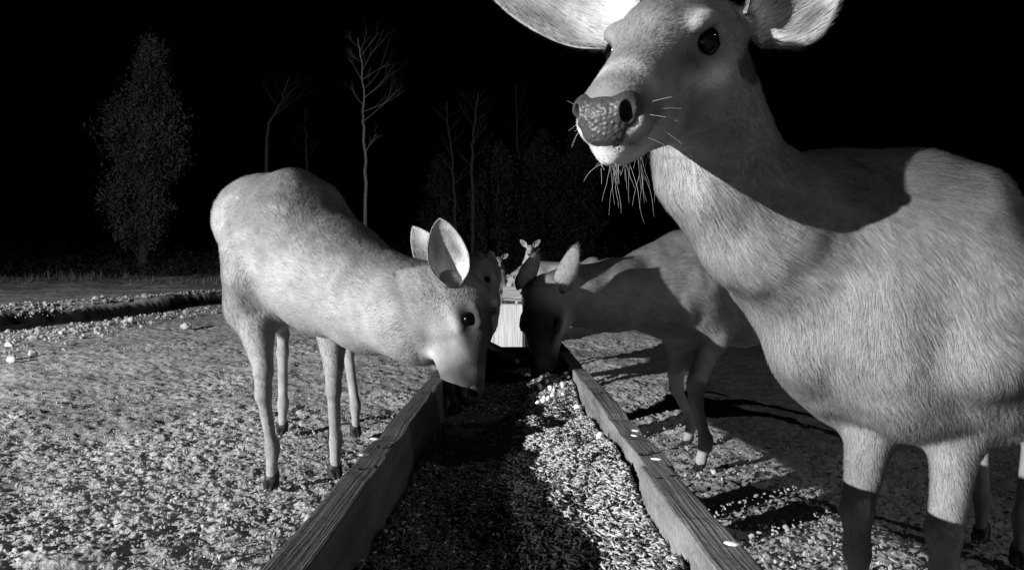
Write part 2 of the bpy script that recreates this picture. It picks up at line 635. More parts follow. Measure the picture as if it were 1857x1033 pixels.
def ear_mesh(base, tip, opn, w, albedo_in, albedo_out, nu=26, nv=22, wide=1.0):
    """a cupped leaf-shaped ear: rolled tube at its root, opening to a shallow bowl, with a pointed tip"""
    base = np.asarray(base, float); tip = np.asarray(tip, float)
    a = tip - base; Ln = np.linalg.norm(a); a = a / Ln
    o = np.asarray(opn, float); o = nrm(o - a * (o @ a)); s = np.cross(a, o)
    th0 = 0.0032
    outer, inner, cols = [], [], []
    for i in range(nu):
        t = i / (nu - 1)
        half = w * (0.44 + 0.56 * math.sin(min(t / 0.42, 1) * math.pi / 2)) * math.sqrt(max(1 - max((t - 0.40) / 0.60, 0) ** 1.7, 0.0)) ** 1.35
        half = max(half, 0.0016)
        ang = np.interp(t, [0, 0.12, 0.3, 0.6, 1], [2.6, 2.1, 1.35, 0.95, 0.5]) * wide
        r = half / max(math.sin(min(ang, math.pi / 2)), 0.2)
        bend = -0.06 * Ln * (t ** 2)
        for j in range(nv):
            v = -1 + 2 * j / (nv - 1)
            q = v * ang
            pos = base + a * Ln * t + s * r * math.sin(q) - o * (r * math.cos(q) - r * 0.75) + o * bend
            n = -s * math.sin(q) + o * math.cos(q)       # towards the inside of the bowl
            edge = 1 - abs(v) ** 6
            outer.append(pos - n * th0 * (0.25 + 0.75 * edge)); inner.append(pos + n * th0 * (0.15 + 0.5 * edge))
            cols.append((t, v))
    V = np.array(outer + inner)
    N = nu * nv
    q = []
    for i in range(nu - 1):
        for j in range(nv - 1):
            A = i * nv + j
            q.append((A, A + 1, A + nv + 1, A + nv))
            q.append((N + A, N + A + nv, N + A + nv + 1, N + A + 1))
    for i in range(nu - 1):
        A = i * nv; B = i * nv + nv - 1
        q.append((A, A + nv, N + A + nv, N + A)); q.append((B + nv, B, N + B, N + B + nv))
    for j in range(nv - 1):
        A = j; B = (nu - 1) * nv + j
        q.append((A + 1, A, N + A, N + A + 1)); q.append((B, B + 1, N + B + 1, N + B))
    ct = np.array(cols)
    ci = albedo_in * (0.78 + 0.6 * np.exp(-((ct[:, 0] - 0.12) / 0.2) ** 2) - 0.42 * np.exp(-(((np.abs(ct[:, 1]) - 0.42) / 0.25) ** 2 + ((ct[:, 0] - 0.55) / 0.22) ** 2)))
    ci = ci * (0.7 + 0.6 * vnoise3(np.array(inner), 55, 4))
    ci = np.where(np.abs(ct[:, 1]) > 0.92, ci * 0.85, ci)
    co = albedo_out * np.ones(N) * np.where(ct[:, 0] > 0.85, 0.5, 1.0)
    c = np.clip(np.concatenate([co, ci]), 0, 0.95)
    # hair runs from the root to the tip
    G = np.tile(a, (2 * N, 1))
    return V, np.array(q), c, G


def deer(label, F, H, s, neck, E, f, l, hoofs, hs=1.0, ears=None, res=0.008, coat=0.33, fur=(30000, 0.02, 0.0011),
         group=None, lie=False, detail=False, fur_kids=0, dark_face=0.6, wid=1.0, tail=True, kneeb=None, loc_z=None, ear_w=0.042, face_dark_nose=0.5, seed=3, leg=0.8, ear_b=(-0.085, 0.052, 0.018), ear_bl=None, ear_in=0.55, arm=1.0, face=0.0, dorsal=0.45, elw=0.085, relief=0.75, patches=()):
    F = np.asarray(F, float); H = np.asarray(H, float)
    gz = ground_z(*(F + H) / 2) if loc_z is None else loc_z
    O = np.array([*((F + H) / 2), gz])
    xh = nrm(np.append(F - H, 0)); zh = np.array([0, 0, 1.0]); yh = np.cross(zh, xh)
    hl = np.linalg.norm(F - H) / 2
    A = np.stack([xh, yh, zh])
    sx = hl / 0.36

    def B(x, y, z):
        return np.array([0, 0, 0.0]) + xh * x * sx + yh * y * s * wid + zh * z * s

    def D(x, y, z):
        return nrm(xh * x + yh * y + zh * z)

    S = Sdf()
    bk = np.array([-1, 0, -0.35])
    body_g = D(-1, 0, -0.45)
    S.ell(B(0.12, 0, 0.60), A, (0.33 * sx, 0.145 * s * wid, 0.185 * s), 0.05, coat * 0.95, body_g)
    S.ell(B(0.32, 0, 0.605), A, (0.17 * sx, 0.128 * s * wid, 0.20 * s), 0.05, coat, D(-0.5, 0, -1))
    S.ell(B(-0.12, 0, 0.615), A, (0.30 * sx, 0.148 * s * wid, 0.165 * s), 0.05, coat, body_g)
    S.ell(B(-0.33, 0, 0.66), A, (0.20 * sx, 0.13 * s * wid, 0.165 * s), 0.05, coat, D(-0.7, 0, -1))
    S.cap(B(0.34, 0, 0.758), B(-0.30, 0, 0.775), 0.055 * s, 0.05 * s, 0.08, coat * 0.5, D(-1, 0, -0.1))
    S.cap(B(0.1, 0, 0.47), B(-0.2, 0, 0.50), 0.07 * s, 0.07 * s, 0.06, min(coat * 1.6, 0.75), D(-1, 0, -0.1))
    for sd in (-1, 1):
        S.ell(B(0.33, sd * 0.085, 0.61), A, (0.10 * sx, 0.055 * s * wid, 0.17 * s), 0.045, coat, D(-0.35, 0, -1))
        S.ell(B(-0.33, sd * 0.085, 0.55), A, (0.13 * sx, 0.065 * s * wid, 0.19 * s), 0.05, coat, D(-0.4, 0, -1))
        S.cap(B(0.22, sd * 0.075, 0.745), B(0.42, sd * 0.105, 0.54), 0.034 * s, 0.048 * s, 0.022, coat, D(-0.35, 0, -1))
        S.cap(B(0.42, sd * 0.105, 0.54), B(0.30, sd * 0.112, 0.455), 0.046 * s, 0.045 * s, 0.02, coat * 0.95, D(-0.3, 0, -1))
        S.ell(B(0.255, sd * 0.105, 0.55), A, (0.075 * sx, 0.045 * s * wid, 0.095 * s), 0.018, coat, D(-0.4, 0, -1))
        S.cap(B(-0.18, sd * 0.10, 0.60), B(-0.24, sd * 0.11, 0.44), 0.05 * s, 0.045 * s, 0.025, coat, D(-0.3, 0, -1))
    feet = []
    for i, hp in enumerate(hoofs):
        hp = np.asarray(hp, float)
        if len(hp) == 2:
            hp = np.array([hp[0], hp[1], ground_z(hp[0], hp[1])])
        hp = hp - O
        sd = 1 if i in (1, 3) else -1            # order: right fore, left fore, right hind, left hind
        up = zh * s
        lg = s * leg
        fw = xh * s
        if i < 2:
            el = B(0.29, sd * (elw + 0.02 * (arm - 1)), 0.46)
            sh = B(0.36, sd * 0.085, 0.60)
            kn = hp * 0.62 + (el + xh * 0.05 * s) * 0.38; kn[2] = hp[2] + 0.28 * s * (0.95); kn = kn + fw * 0.022
            if kneeb is not None: kn = kn + np.asarray(kneeb[i])
            fe = hp + up * 0.095 - fw * 0.03
            S.cap(sh, el, 0.085 * s, 0.062 * lg * arm, 0.05, coat, D(-0.2, 0, -1))
            S.cap(el, kn + up * 0.03, 0.056 * lg * arm, 0.029 * lg, 0.035, coat * 1.0)
            S.cap(kn + up * 0.03, kn - up * 0.03, 0.030 * lg, 0.026 * lg, 0.015, coat * 0.95)
            S.cap(kn - up * 0.03, fe, 0.0225 * lg, 0.0195 * lg, 0.015, coat * 0.95)
        else:
            hip = B(-0.30, sd * 0.075, 0.66)
            st = B(-0.22, sd * 0.105, 0.47)
            hk = hp.copy(); hk[2] = hp[2] + 0.30 * s; hk = hk - fw * 0.085 + (B(-0.36, sd * 0.085, 0) - hp) * np.array([1, 1, 0]) * 0.25
            fe = hp + up * 0.095 - fw * 0.03
            S.cap(hip, st, 0.11 * s, 0.075 * s, 0.05, coat, D(-0.2, 0, -1))
            S.cap(st, hk + up * 0.04, 0.072 * lg, 0.03 * lg, 0.04, coat)
            S.cap(hk + up * 0.035 - fw * 0.012, hk - up * 0.03, 0.028 * lg, 0.0265 * lg, 0.015, coat)
            S.cap(hk - up * 0.03, fe, 0.025 * lg, 0.0205 * lg, 0.015, coat)
            S.cap(B(-0.44, sd * 0.05, 0.62), B(-0.36, sd * 0.07, 0.42), 0.05 * s, 0.04 * s, 0.04, coat * 1.5, D(0, 0, -1))
        S.cap(fe + up * 0.01, fe - up * 0.012, 0.0235 * lg, 0.0225 * lg, 0.012, coat * 0.9)
        S.cap(fe, hp + up * 0.030 - fw * 0.006, 0.0205 * lg, 0.0185 * lg, 0.012, coat * 1.0)
        feet.append(hp)
    if tail:
        S.cap(B(-0.50, 0, 0.70), B(-0.56, 0, 0.52), 0.030 * s, 0.018 * s, 0.03, min(0.8, coat * 1.8), D(-0.2, 0, -1))
    # neck: list of (point, radius), from the trunk to the skull
    fr = frame(f, l)
    Eo = np.asarray(E, float) - O

    def Hd(x, y, z):
        return Eo + hs * (fr[0] * x + fr[1] * y + fr[2] * z)

    pts = [(np.asarray(p, float) - O, r) for p, r in neck]
    pts.append((Hd(-0.085, 0, -0.02), 0.062 * hs))
    for (p, r), (q, t) in zip(pts[:-1], pts[1:]):
        gdir = nrm(p - q)
        S.cap(p, q, r, t, 0.045, coat * 1.0, gdir)
    # skull
    fg = -fr[0]
    S.ell(Hd(-0.04, 0, -0.004), fr, np.array([0.085, 0.056, 0.056]) * hs, 0.02, coat * 0.9, fg)
    S.cap(Hd(-0.06, 0, 0.022), Hd(0.03, 0, 0.008), 0.036 * hs, 0.038 * hs, 0.02, coat * 0.75, fg)
    S.cap(Hd(0.02, 0, -0.004), Hd(0.15, 0, -0.036), 0.041 * hs, 0.030 * hs, 0.02, coat * 0.9, fg)
    S.cap(Hd(0.03, 0, -0.034), Hd(0.15, 0, -0.05), 0.039 * hs, 0.0305 * hs, 0.02, coat * 0.95, fg)
    S.ell(Hd(0.152, 0, -0.048), fr, np.array([0.033, 0.0355, 0.025]) * hs, 0.014, coat * face_dark_nose, fg)
    S.cap(Hd(-0.035, 0, -0.075), Hd(0.148, 0, -0.074), 0.038 * hs, 0.016 * hs, 0.02, coat * 1.05, fg)
    S.cap(Hd(0.12, 0, -0.078), Hd(0.168, 0, -0.073), 0.017 * hs, 0.0155 * hs, 0.010, 0.85, fg)
    for sd in (-1, 1):
        S.ell(Hd(-0.022, sd * 0.038, -0.048), fr, np.array([0.064, 0.026, 0.050]) * hs, 0.02, coat * 0.95, fg)
        S.ell(Hd(0.012, sd * 0.048, 0.020), fr, np.array([0.030, 0.013, 0.011]) * hs, 0.012, coat * 1.35, fg)
        S.ell(Hd(0.012, sd * 0.048, -0.022), fr, np.array([0.026, 0.010, 0.010]) * hs, 0.012, coat * 1.5, fg)
        S.ell(Hd(0.020, sd * 0.063, 0.0), fr, np.array([0.0185, 0.0160, 0.0132]) * hs, 0.006, cut=True)
        S.cap(Hd(ear_b[0] + 0.01, sd * ear_b[1] * 0.7, ear_b[2] * 0.8), Hd(ear_b[0] - 0.004, sd * ear_b[1] * 1.02, ear_b[2]), 0.020 * hs, 0.015 * hs, 0.02, coat, fg)
        a_ = fr.T @ nrm((0.60, sd * 0.75, 0.10)); b_ = nrm(np.cross(fr[2], a_)); c_ = np.cross(a_, b_)
        S.ell(Hd(0.178, sd * 0.028, -0.035), np.stack([a_, b_, c_]), np.array([0.021, 0.0095, 0.0125]) * hs, 0.003, cut=True)
        # lips
        S.cap(Hd(0.178, sd * 0.010, -0.064), Hd(0.15, sd * 0.0285, -0.063), 0.0028 * hs, 0.003 * hs, 0.004, cut=True)
        S.cap(Hd(0.15, sd * 0.0285, -0.063), Hd(0.085, sd * 0.0385, -0.054), 0.003 * hs, 0.002 * hs, 0.004, cut=True)
    V, Fq = S.mesh(res)
    C, G = S.paint(V)
    # head markings, in the head's own directions
    q = (V - Eo) @ fr.T / hs
    inh = (q[:, 0] > -0.14) & (np.abs(q[:, 1]) < 0.1) & (np.abs(q[:, 2]) < 0.13)
    def blob(cx, cy, cz, rx, ry, rz):
        return np.exp(-(((q[:, 0] - cx) / rx) ** 2 + ((np.abs(q[:, 1]) - cy) / ry) ** 2 + ((q[:, 2] - cz) / rz) ** 2)) * inh
    def mixc(C, w, v):
        return C * (1 - w) + v * w
    C = mixc(C, 0.85 * blob(0.050, 0.045, -0.012, 0.030, 0.02, 0.011), coat * 0.25)         # tear line
    C = mixc(C, 0.9 * blob(0.016, 0.055, 0.0, 0.026, 0.022, 0.019), coat * 0.2)         # dark rim of the eye
    C = mixc(C, 0.9 * blob(0.012, 0.056, -0.036, 0.032, 0.02, 0.011), 0.85)
    C = mixc(C, 0.6 * blob(0.012, 0.046, 0.034, 0.03, 0.02, 0.008), 0.7)
    C = mixc(C, 0.55 * blob(-0.01, 0.0, 0.05, 0.075, 0.04, 0.03), coat * 0.42)
    C = mixc(C, 0.9 * blob(0.135, 0.03, -0.045, 0.022, 0.016, 0.014), coat * 0.25)    # dark band behind the nose
    C = mixc(C, 0.97 * np.clip(blob(0.172, 0.026, -0.035, 0.02, 0.011, 0.013) * 1.5, 0, 1), 0.012)
    C = mixc(C, 0.85 * blob(0.13, 0.0, -0.01, 0.012, 0.05, 0.02), 0.72)
    C = mixc(C, 0.95 * blob(0.165, 0.0, -0.085, 0.03, 0.03, 0.016), 0.92)              # white chin
    C = mixc(C, 0.8 * blob(0.06, 0.0, -0.108, 0.08, 0.025, 0.018), 0.7)
    C = mixc(C, 0.9 * blob(0.17, 0.026, -0.05, 0.012, 0.01, 0.008), 0.85)
    calm = np.where(inh, 0.22, 1.0) * np.clip((V[:, 2] - 0.2 * s) / (0.25 * s), 0.25, 1)
    sk = V @ np.stack([xh * 0.7, yh, zh * 0.55], 1)
    rel = 0.020 * (vnoise3(sk, 8, seed + 30) - 0.5) + 0.009 * (vnoise3(sk, 21, seed + 31) - 0.5) + 0.004 * (vnoise3(sk, 55, seed + 32) - 0.5)
    DISP = (rel * calm)[:, None] * relief
    # darker coat along the back and the top of the neck, paler below
    fn = np.cross(V[Fq[:, 2]] - V[Fq[:, 0]], V[Fq[:, 3]] - V[Fq[:, 1]])
    vn = np.zeros_like(V)
    for c_ in range(4): np.add.at(vn, Fq[:, c_], fn)
    vn /= np.maximum(np.linalg.norm(vn, axis=1), 1e-12)[:, None]
    V = V + vn * DISP
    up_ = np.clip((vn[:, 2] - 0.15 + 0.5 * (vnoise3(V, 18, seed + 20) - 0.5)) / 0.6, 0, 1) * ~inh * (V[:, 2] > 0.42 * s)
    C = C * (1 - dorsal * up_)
    for pc, pr, pv in patches:
        C = mixc(C, 0.85 * np.exp(-(((V + O - pc) / pr) ** 2).sum(1)), pv)
    if face:  # shade painted into the face colour, besides the naturally dark forehead and muzzle
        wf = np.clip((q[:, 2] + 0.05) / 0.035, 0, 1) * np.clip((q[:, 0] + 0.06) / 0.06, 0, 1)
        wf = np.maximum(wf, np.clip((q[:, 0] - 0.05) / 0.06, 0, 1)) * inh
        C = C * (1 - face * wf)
    nz = vnoise3(V, 8, seed) * 0.35 + vnoise3(V, 28, seed + 1) * 0.35 + vnoise3(V, 75, seed + 2) * 0.3
    C = np.clip(C * (0.62 + 0.76 * nz), 0.003, 0.95)
    root = thing('deer', label, 'deer', O, group)
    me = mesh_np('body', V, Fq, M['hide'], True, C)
    me.materials.append(M['fur'])
    body = obj('body', me, root)
    if fur and fur[0]:
        fur_uv(me, G)
        # shorter hair on face and legs
        wl = np.ones(len(V))
        lw = np.clip((V[:, 2] - 0.22 * s) / (0.28 * s), 0, 1)
        wl = wl * (0.28 + 0.72 * lw)
        lx = V @ xh / sx
        wl = wl * (0.55 + 0.45 * np.clip((lx - 0.12) / 0.22, 0, 1)) * (0.6 + 0.8 * vnoise3(V, 11, seed + 9))
        dh = np.clip((q[:, 0] + 0.10) / 0.09, 0, 1) * inh
        wl = wl * (1 - dh * 0.62)
        snout = np.clip((q[:, 0] - 0.04) / 0.10, 0, 1) * inh
        wl = wl * (1 - 0.45 * snout)
        rim = np.maximum(blob(0.016, 0.056, 0.0, 0.026, 0.02, 0.021), 0)
        wl = wl * (1 - 0.88 * rim)
        wl = wl * np.where(inh & (q[:, 0] > 0.172) & (q[:, 2] > -0.06), 0.15, 1)
        vg = body.vertex_groups.new(name='hair')
        lv = np.clip(np.round(wl * 12), 1, 12).astype(int)
        for k in range(1, 13):
            ids = np.nonzero(lv == k)[0]
            if len(ids): vg.add(ids.tolist(), k / 12, 'REPLACE')
        add_fur(body, fur[0], fur[1], 0.22, fur[2], 0.13, 'hair', seed=seed)
    # eyes
    for sd in (-1, 1):
        e = obj('eye', EYEM, body)
        e.location = Hd(0.015, sd * 0.0495, 0.0)
        e.scale = (hs, hs, hs)
    # nose pad
    no = obj('nose', NOSE_HI if detail else NOSE_LO, body)
    R = Matrix(fr.T.tolist()).to_4x4()
    no.matrix_local = Matrix.Translation(Vector(Hd(0.171, 0, -0.043))) @ R @ Matrix.Scale(hs, 4)
    # ears
    for (tip, opn), sd in zip(ears, (-1, 1)):
        eb = ear_b if sd < 0 or ear_bl is None else ear_bl
        b0 = Hd(eb[0], sd * eb[1], eb[2])
        t = np.asarray(tip, float) - O
        vv, ff, cc, gg = ear_mesh(b0, t, opn, ear_w * hs, ear_in, coat * 0.8, wide=0.8 if detail else 1.0)
        em = mesh_np('ear', vv, ff, M['ear_skin'], True, cc)
        eo = obj('ear', em, body)
        if detail:
            em.materials.append(M['fur']); fur_uv(em, gg)
            add_fur(eo, 9000, 0.013, 0.22, 0.0005, 0.35, seed=sd + 5)
        elif res < 0.0095:
            em.materials.append(M['fur']); fur_uv(em, gg)
            add_fur(eo, 5000, 0.011, 0.25, 0.0007, 0.35, seed=sd + 5)
    for i, hp in enumerate(feet):
        h = obj('hoof', HOOF, body)
        h.location = hp
        h.rotation_euler = (0, 0, math.atan2(xh[1], xh[0]) + (0.12 if i % 2 else -0.12))
        h.scale = (s * 0.88,) * 3
    return root, body, Hd, fr, O


EYEM = sphere_mesh('eye', 0.0155, M['eye'])


def nose_mesh(res):
    S = Sdf()
    S.ell((-0.002, 0, 0.002), np.eye(3), (0.0205, 0.0275, 0.0225), 0.008, 1)
    S.ell((0.001, 0, -0.012), np.eye(3), (0.0165, 0.021, 0.0125), 0.010, 1)
    for sd in (-1, 1):
        S.ell((-0.005, sd * 0.0205, 0.009), np.eye(3), (0.019, 0.0135, 0.0155), 0.006, 1)
        a = nrm((0.60, sd * 0.75, 0.10)); b = nrm(np.cross((0, 0, 1.0), a)); c = np.cross(a, b)
        S.ell((0.009, sd * 0.0265, 0.0085), np.stack([a, b, c]), (0.015, 0.0068, 0.0098), 0.003, cut=True)
        S.cap((0.006, sd * 0.031, 0.004), (-0.008, sd * 0.036, -0.004), 0.0045, 0.002, 0.003, cut=True)
    V, F = S.mesh(res)
    if res < 0.0015:
        d = nrm(np.array([1.0, 0, 0]))
        cc = cell2(V[:, 1] * 300, V[:, 2] * 300, 77)
        front = np.clip((V[:, 0] - 0.002) / 0.008, 0, 1) * (np.abs(V[:, 1]) < 0.024)
        V = V + np.outer(cc * front * 0.0011, d)
    return mesh_np('nose', V, F, M['nose'], True)


NOSE_HI = nose_mesh(0.0009)
NOSE_LO = nose_mesh(0.003)


def feet_at(F, H, s, w=0.085, stag=(0, 0, 0, 0)):
    F = np.asarray(F, float); H = np.asarray(H, float)
    x = nrm(F - H); y = np.array([-x[1], x[0]])
    r = []
    for i, (c, sd) in enumerate(((F, -1), (F, 1), (H, -1), (H, 1))):
        r.append(c + y * sd * w * s + x * stag[i])
    return r


def at2(px, Y):
    return np.array([(px - 928.5) / 1200 * Y, Y])


HERD = 'deer feeding at the long wooden trough'
# the doe that stands close by on the right and looks over the trough
E1 = np.array([0.169, 0.731, 0.8647])
DOE = deer('large doe close by on the right, head raised over the trough, whiskers under her chin',
     F=(0.535, 0.90), H=(1.10, 1.49), s=0.95,
     neck=[(P(1520, 585, 0.98), 0.105), (P(1490, 450, 0.95), 0.128), (P(1388, 408, 0.88), 0.081), (P(1300, 310, 0.84), 0.069), (P(1278, 208, 0.82), 0.054)],
     E=E1, f=(-0.514, -0.750, -0.418), l=(0.842, -0.533, -0.079),
     hoofs=[at2(1556, 0.94), at2(1706, 0.86), at2(1778, 1.55), at2(1848, 1.42)],
     ears=[(P(868, -60, 0.80), (0.15, -1, -0.1)), (P(1530, -45, 0.74), (-0.25, -1, -0.1))], ear_b=(-0.078, 0.060, 0.004), ear_bl=(-0.082, 0.072, -0.008),
     res=0.005, coat=0.29, fur=(300000, 0.0145, 0.0006), group=HERD, detail=True, ear_w=0.047, seed=3, leg=0.66, arm=1.0, elw=0.058,
     patches=[(P(1228, 385, 0.77), 0.06, 0.62), (P(1275, 470, 0.80), 0.07, 0.42)])
# the deer on the left that has lowered its head into the trough
deer('pale deer left of the trough, neck bent round and muzzle down in the feed',
     F=(-0.675, 2.03), H=(-0.86, 2.72), s=1.165, wid=1.04,
     neck=[(P(478, 402, 2.14), 0.152), (P(535, 450, 2.05), 0.185), (P(600, 500, 1.93), 0.165), (P(680, 545, 1.80), 0.135), (P(768, 566, 1.71), 0.126)],
     E=P(851, 582, 1.65), f=(0.28, -0.42, -0.86), l=(0.05, 0.95, -0.40),
     hoofs=[at2(492, 1.957), at2(608, 2.07), at2(512, 2.68), at2(645, 2.63)],
     ears=[(P(799, 396, 1.60), (0.25, -1, 0.0)), (P(747, 406, 1.80), (0.1, -1, 0.1))], ear_b=(-0.080, 0.048, -0.014),
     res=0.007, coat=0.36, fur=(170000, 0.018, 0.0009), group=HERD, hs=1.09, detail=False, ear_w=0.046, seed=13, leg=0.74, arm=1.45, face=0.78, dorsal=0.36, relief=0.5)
# the deer on the right whose head is in the left deer's shadow, deepened in face and ear colour
deer('shaded deer right of the trough, its dark face lowered into the feed',
     F=(0.57, 2.27), H=(1.32, 2.66), s=0.95,
     neck=[(P(1270, 500, 2.34), 0.17), (P(1190, 525, 2.22), 0.135), (P(1105, 535, 2.10), 0.105), (P(1045, 535, 2.03), 0.085)],
     E=P(980, 578, 1.93), f=(-0.12, -0.30, -0.95), l=(0.80, -0.58, 0.08),
     hoofs=[at2(1245, 2.46), at2(1268, 2.14), at2(1520, 2.82), at2(1565, 2.55)],
     ears=[(P(972, 455, 2.05), (-0.8, 0.6, 0.0)), (P(1050, 447, 1.98), (0.62, 0.7, 0.1))], ear_in=0.25,
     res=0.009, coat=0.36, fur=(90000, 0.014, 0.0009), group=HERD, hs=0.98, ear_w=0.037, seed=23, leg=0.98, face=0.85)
# the deer behind the left one
deer('dark deer half hidden behind the left deer, head over the far trough end',
     F=(-0.21, 3.3), H=(-0.28, 3.9), s=0.86,
     neck=[(P(845, 510, 3.25), 0.14), (P(862, 512, 3.1), 0.11), (P(872, 500, 2.98), 0.085)],
     E=P(886, 505, 2.85), f=(0.36, -0.25, -0.9), l=(0.2, 0.95, -0.2),
     hoofs=feet_at((-0.21, 3.3), (-0.28, 3.9), 0.86, 0.06),
     ears=[(P(866, 462, 2.95), (0.3, -1, 0)), (P(900, 455, 3.1), (0.3, -1, 0))],
     res=0.012, coat=0.28, fur=(12000, 0.02, 0.0018), group=HERD, hs=0.85, seed=33)

FARG = 'deer waiting beyond the trough'
def far_deer(label, F, H, s, headE, f, l, ears, neck, coat=0.4, wid=1.0, seed=40):
    deer(label, F=F, H=H, s=s, neck=neck, E=headE, f=f, l=l, hoofs=feet_at(F, H, s), ears=ears,
         res=0.016, coat=coat, fur=(5000, 0.02, 0.003), group=FARG, hs=s, seed=seed)

Y = 9.0
far_deer('small pale deer standing far behind the box with both ears up facing the camera', (0.24, Y), (0.42, Y + 0.6), 0.84,
         P(961, 452, Y - 0.1), (-0.05, -0.95, -0.3), (1, 0, 0), [(P(943, 434, Y), (0, -1, 0)), (P(980, 434, Y), (0, -1, 0))],
         [(P(968, 500, Y + 0.05), 0.15), (P(963, 477, Y), 0.10)], 0.8, seed=41)
Y = 7.2
far_deer('deer beyond the trough showing only its pale straight back', (0.85, Y), (0.28, Y + 0.15), 0.86,
         P(1108, 505, Y - 0.1), (0.3, -0.2, -0.9), (0.1, 0.95, 0), [(P(1085, 485, Y - 0.1), (1, -0.3, 0.2)), (P(1090, 482, Y + 0.1), (1, 0.3, 0.2))],
         [(P(1075, 488, Y), 0.13), (P(1095, 495, Y), 0.08)], 0.5, seed=42)
Y = 8.2
far_deer('dim deer far back left of the box with its white face to the camera', (-0.19, Y), (-0.3, Y + 0.6), 0.72,
         P(905, 474, Y - 0.1), (0.1, -0.9, -0.4), (1, 0.1, 0), [(P(890, 462, Y), (0, -1, 0)), (P(922, 460, Y), (0, -1, 0))],
         [(P(898, 505, Y + 0.05), 0.12), (P(902, 488, Y), 0.08)], 0.35, seed=43)
Y = 7.6
far_deer('pale deer feeding behind the box with its shoulder low', (0.10, Y), (0.42, Y + 0.5), 0.70,
         P(925, 515, Y - 0.1), (-0.4, -0.4, -0.8), (0.7, -0.6, 0), [(P(920, 498, Y - 0.1), (0, -1, 0)), (P(938, 496, Y - 0.1), (0, -1, 0))],
         [(P(950, 500, Y + 0.05), 0.12), (P(936, 505, Y), 0.08)], 0.7, seed=44)
# ------------------------------------------------------------------ the trough
ZT, ZB, XO, TH = 0.38, 0.265, 0.195, 0.038


def plank(name, p0, p1, w, h, mat, parent, off=(0, 0, 0), bev=0.004, wob=0.0012, seg=None, seed=0):
    """a sawn board from p0 to p1 (centre line), w wide, h high, with worn rounded edges"""
    p0 = np.asarray(p0, float); p1 = np.asarray(p1, float)
    d = p1 - p0; Ln = np.linalg.norm(d); d = d / Ln
    up = np.array([0, 0, 1.0]) if abs(d[2]) < 0.9 else np.array([0, 1.0, 0])
    s = nrm(np.cross(d, up)); up = np.cross(s, d)
    n = seg or max(2, int(Ln / 0.03))
    a, b = w / 2, h / 2
    prof = []
    for (sx, sy) in ((1, 1), (-1, 1), (-1, -1), (1, -1)):
        for t in ((0, 45, 90) if sx * sy > 0 else (90, 45, 0)):
            prof.append((sx * (a - bev + bev * math.cos(math.radians(t))), sy * (b - bev + bev * math.sin(math.radians(t)))))
    prof = np.array(prof); m = len(prof)
    ts = np.linspace(0, 1, n + 1)
    V = []
    for i, t in enumerate(ts):
        sc = 1.0 - (bev / max(w, h) if i in (0, n) else 0)
        V.append(p0 + d * (Ln * t) + np.outer(prof[:, 0] * sc, s) + np.outer(prof[:, 1] * sc, up))
    V = np.concatenate(V)
    V = V + (np.stack([vnoise3(V, 22, seed + k) for k in range(3)], 1) - 0.5) * wob * 2 + (np.stack([vnoise3(V, 130, seed + 7 + k) for k in range(3)], 1) - 0.5) * wob
    if Ln > 0.6:      # gnawed and chipped upper edges
        hi = ((V - p0) @ up) > b - bev * 1.6
        V[:, 2] -= hi * 0.010 * np.clip(vnoise3(V * np.array([1, 1, 0.2]), 17, seed + 3) - 0.62, 0, 1) * 2.2
        V[:, 0] += 0.004 * (vnoise3(V * np.array([0.01, 1, 0.01]), 2.2, seed + 4) - 0.5)
    i = np.arange(n)[:, None]; j = np.arange(m)[None, :]; j2 = (j + 1) % m
    F = np.stack([i * m + j, i * m + j2, (i + 1) * m + j2, (i + 1) * m + j], -1).reshape(-1, 4)
    caps = np.array([list(range(m))[::-1], [n * m + k for k in range(m)]])
    me = mesh_np(name, V, [F, caps], mat, False)
    o = obj(name, me, parent, off)
    return o


NAIL = sphere_mesh('nail', 0.0036, M['post'], 10, 6)
NAIL.transform(Matrix.Diagonal((1, 1, 0.5, 1)))
trough = thing('feeding_trough', 'long weathered wooden trough of grain running away from the camera between the deer', 'trough', (0, 0.2, 0))
OFF = np.array([0, -0.2, 0.0])
zc, hh = (ZT + ZB) / 2, ZT - ZB
for sd, joints in ((-1, [-0.35, 0.857, 2.58]), (1, [-0.35, 0.816, 1.777, 2.58])):
    for k, (y0, y1) in enumerate(zip(joints[:-1], joints[1:])):
        jx = (0.0, 0.005, -0.004)[k] * sd
        jz = (0.0, -0.004, 0.003)[k]
        plank('side_board', (sd * (XO - TH / 2) + jx, y0 + 0.0015, zc + jz), (sd * (XO - TH / 2) + jx, y1 - 0.0015, zc + jz), TH, hh,
              M['wood_dark'] if (sd < 0 or k == 2) else M['wood'], trough, OFF, 0.003, 0.0014, seed=11 + k * 3 + int(sd > 0) * 20)
for sd, ys in ((-1, (0.80, 0.91, 1.36, 2.42)), (1, (0.76, 0.87, 1.36, 1.72, 1.83, 2.42))):
    for yy in ys:
        for dx in (-0.008, 0.009):
            nl = obj('nail', NAIL, trough, (sd * (XO - TH / 2) + dx, yy - 0.2 + dx * 0.6, ZT - 0.0012))
plank('end_board', (-XO + TH + 0.002, 2.56, zc - 0.01), (XO - TH - 0.002, 2.56, zc - 0.01), TH, hh - 0.02, M['wood'], trough, OFF, seed=5)
plank('end_board', (-XO + TH + 0.002, -0.33, zc - 0.01), (XO - TH - 0.002, -0.33, zc - 0.01), TH, hh - 0.02, M['wood'], trough, OFF, seed=6)
plank('floor_board', (0, -0.31, ZB + 0.012), (0, 2.54, ZB + 0.012), 2 * (XO - TH) - 0.004, 0.02, M['wood_dark'], trough, OFF, seed=8)
for yy in (0.30, 1.36, 2.42):
    for sd in (-1, 1):
        plank('leg', (sd * (XO - 0.05), yy, -0.03), (sd * (XO - 0.05), yy, ZB + 0.0), 0.085, 0.085, M['wood_dark'], trough, OFF, seed=int(yy * 10))


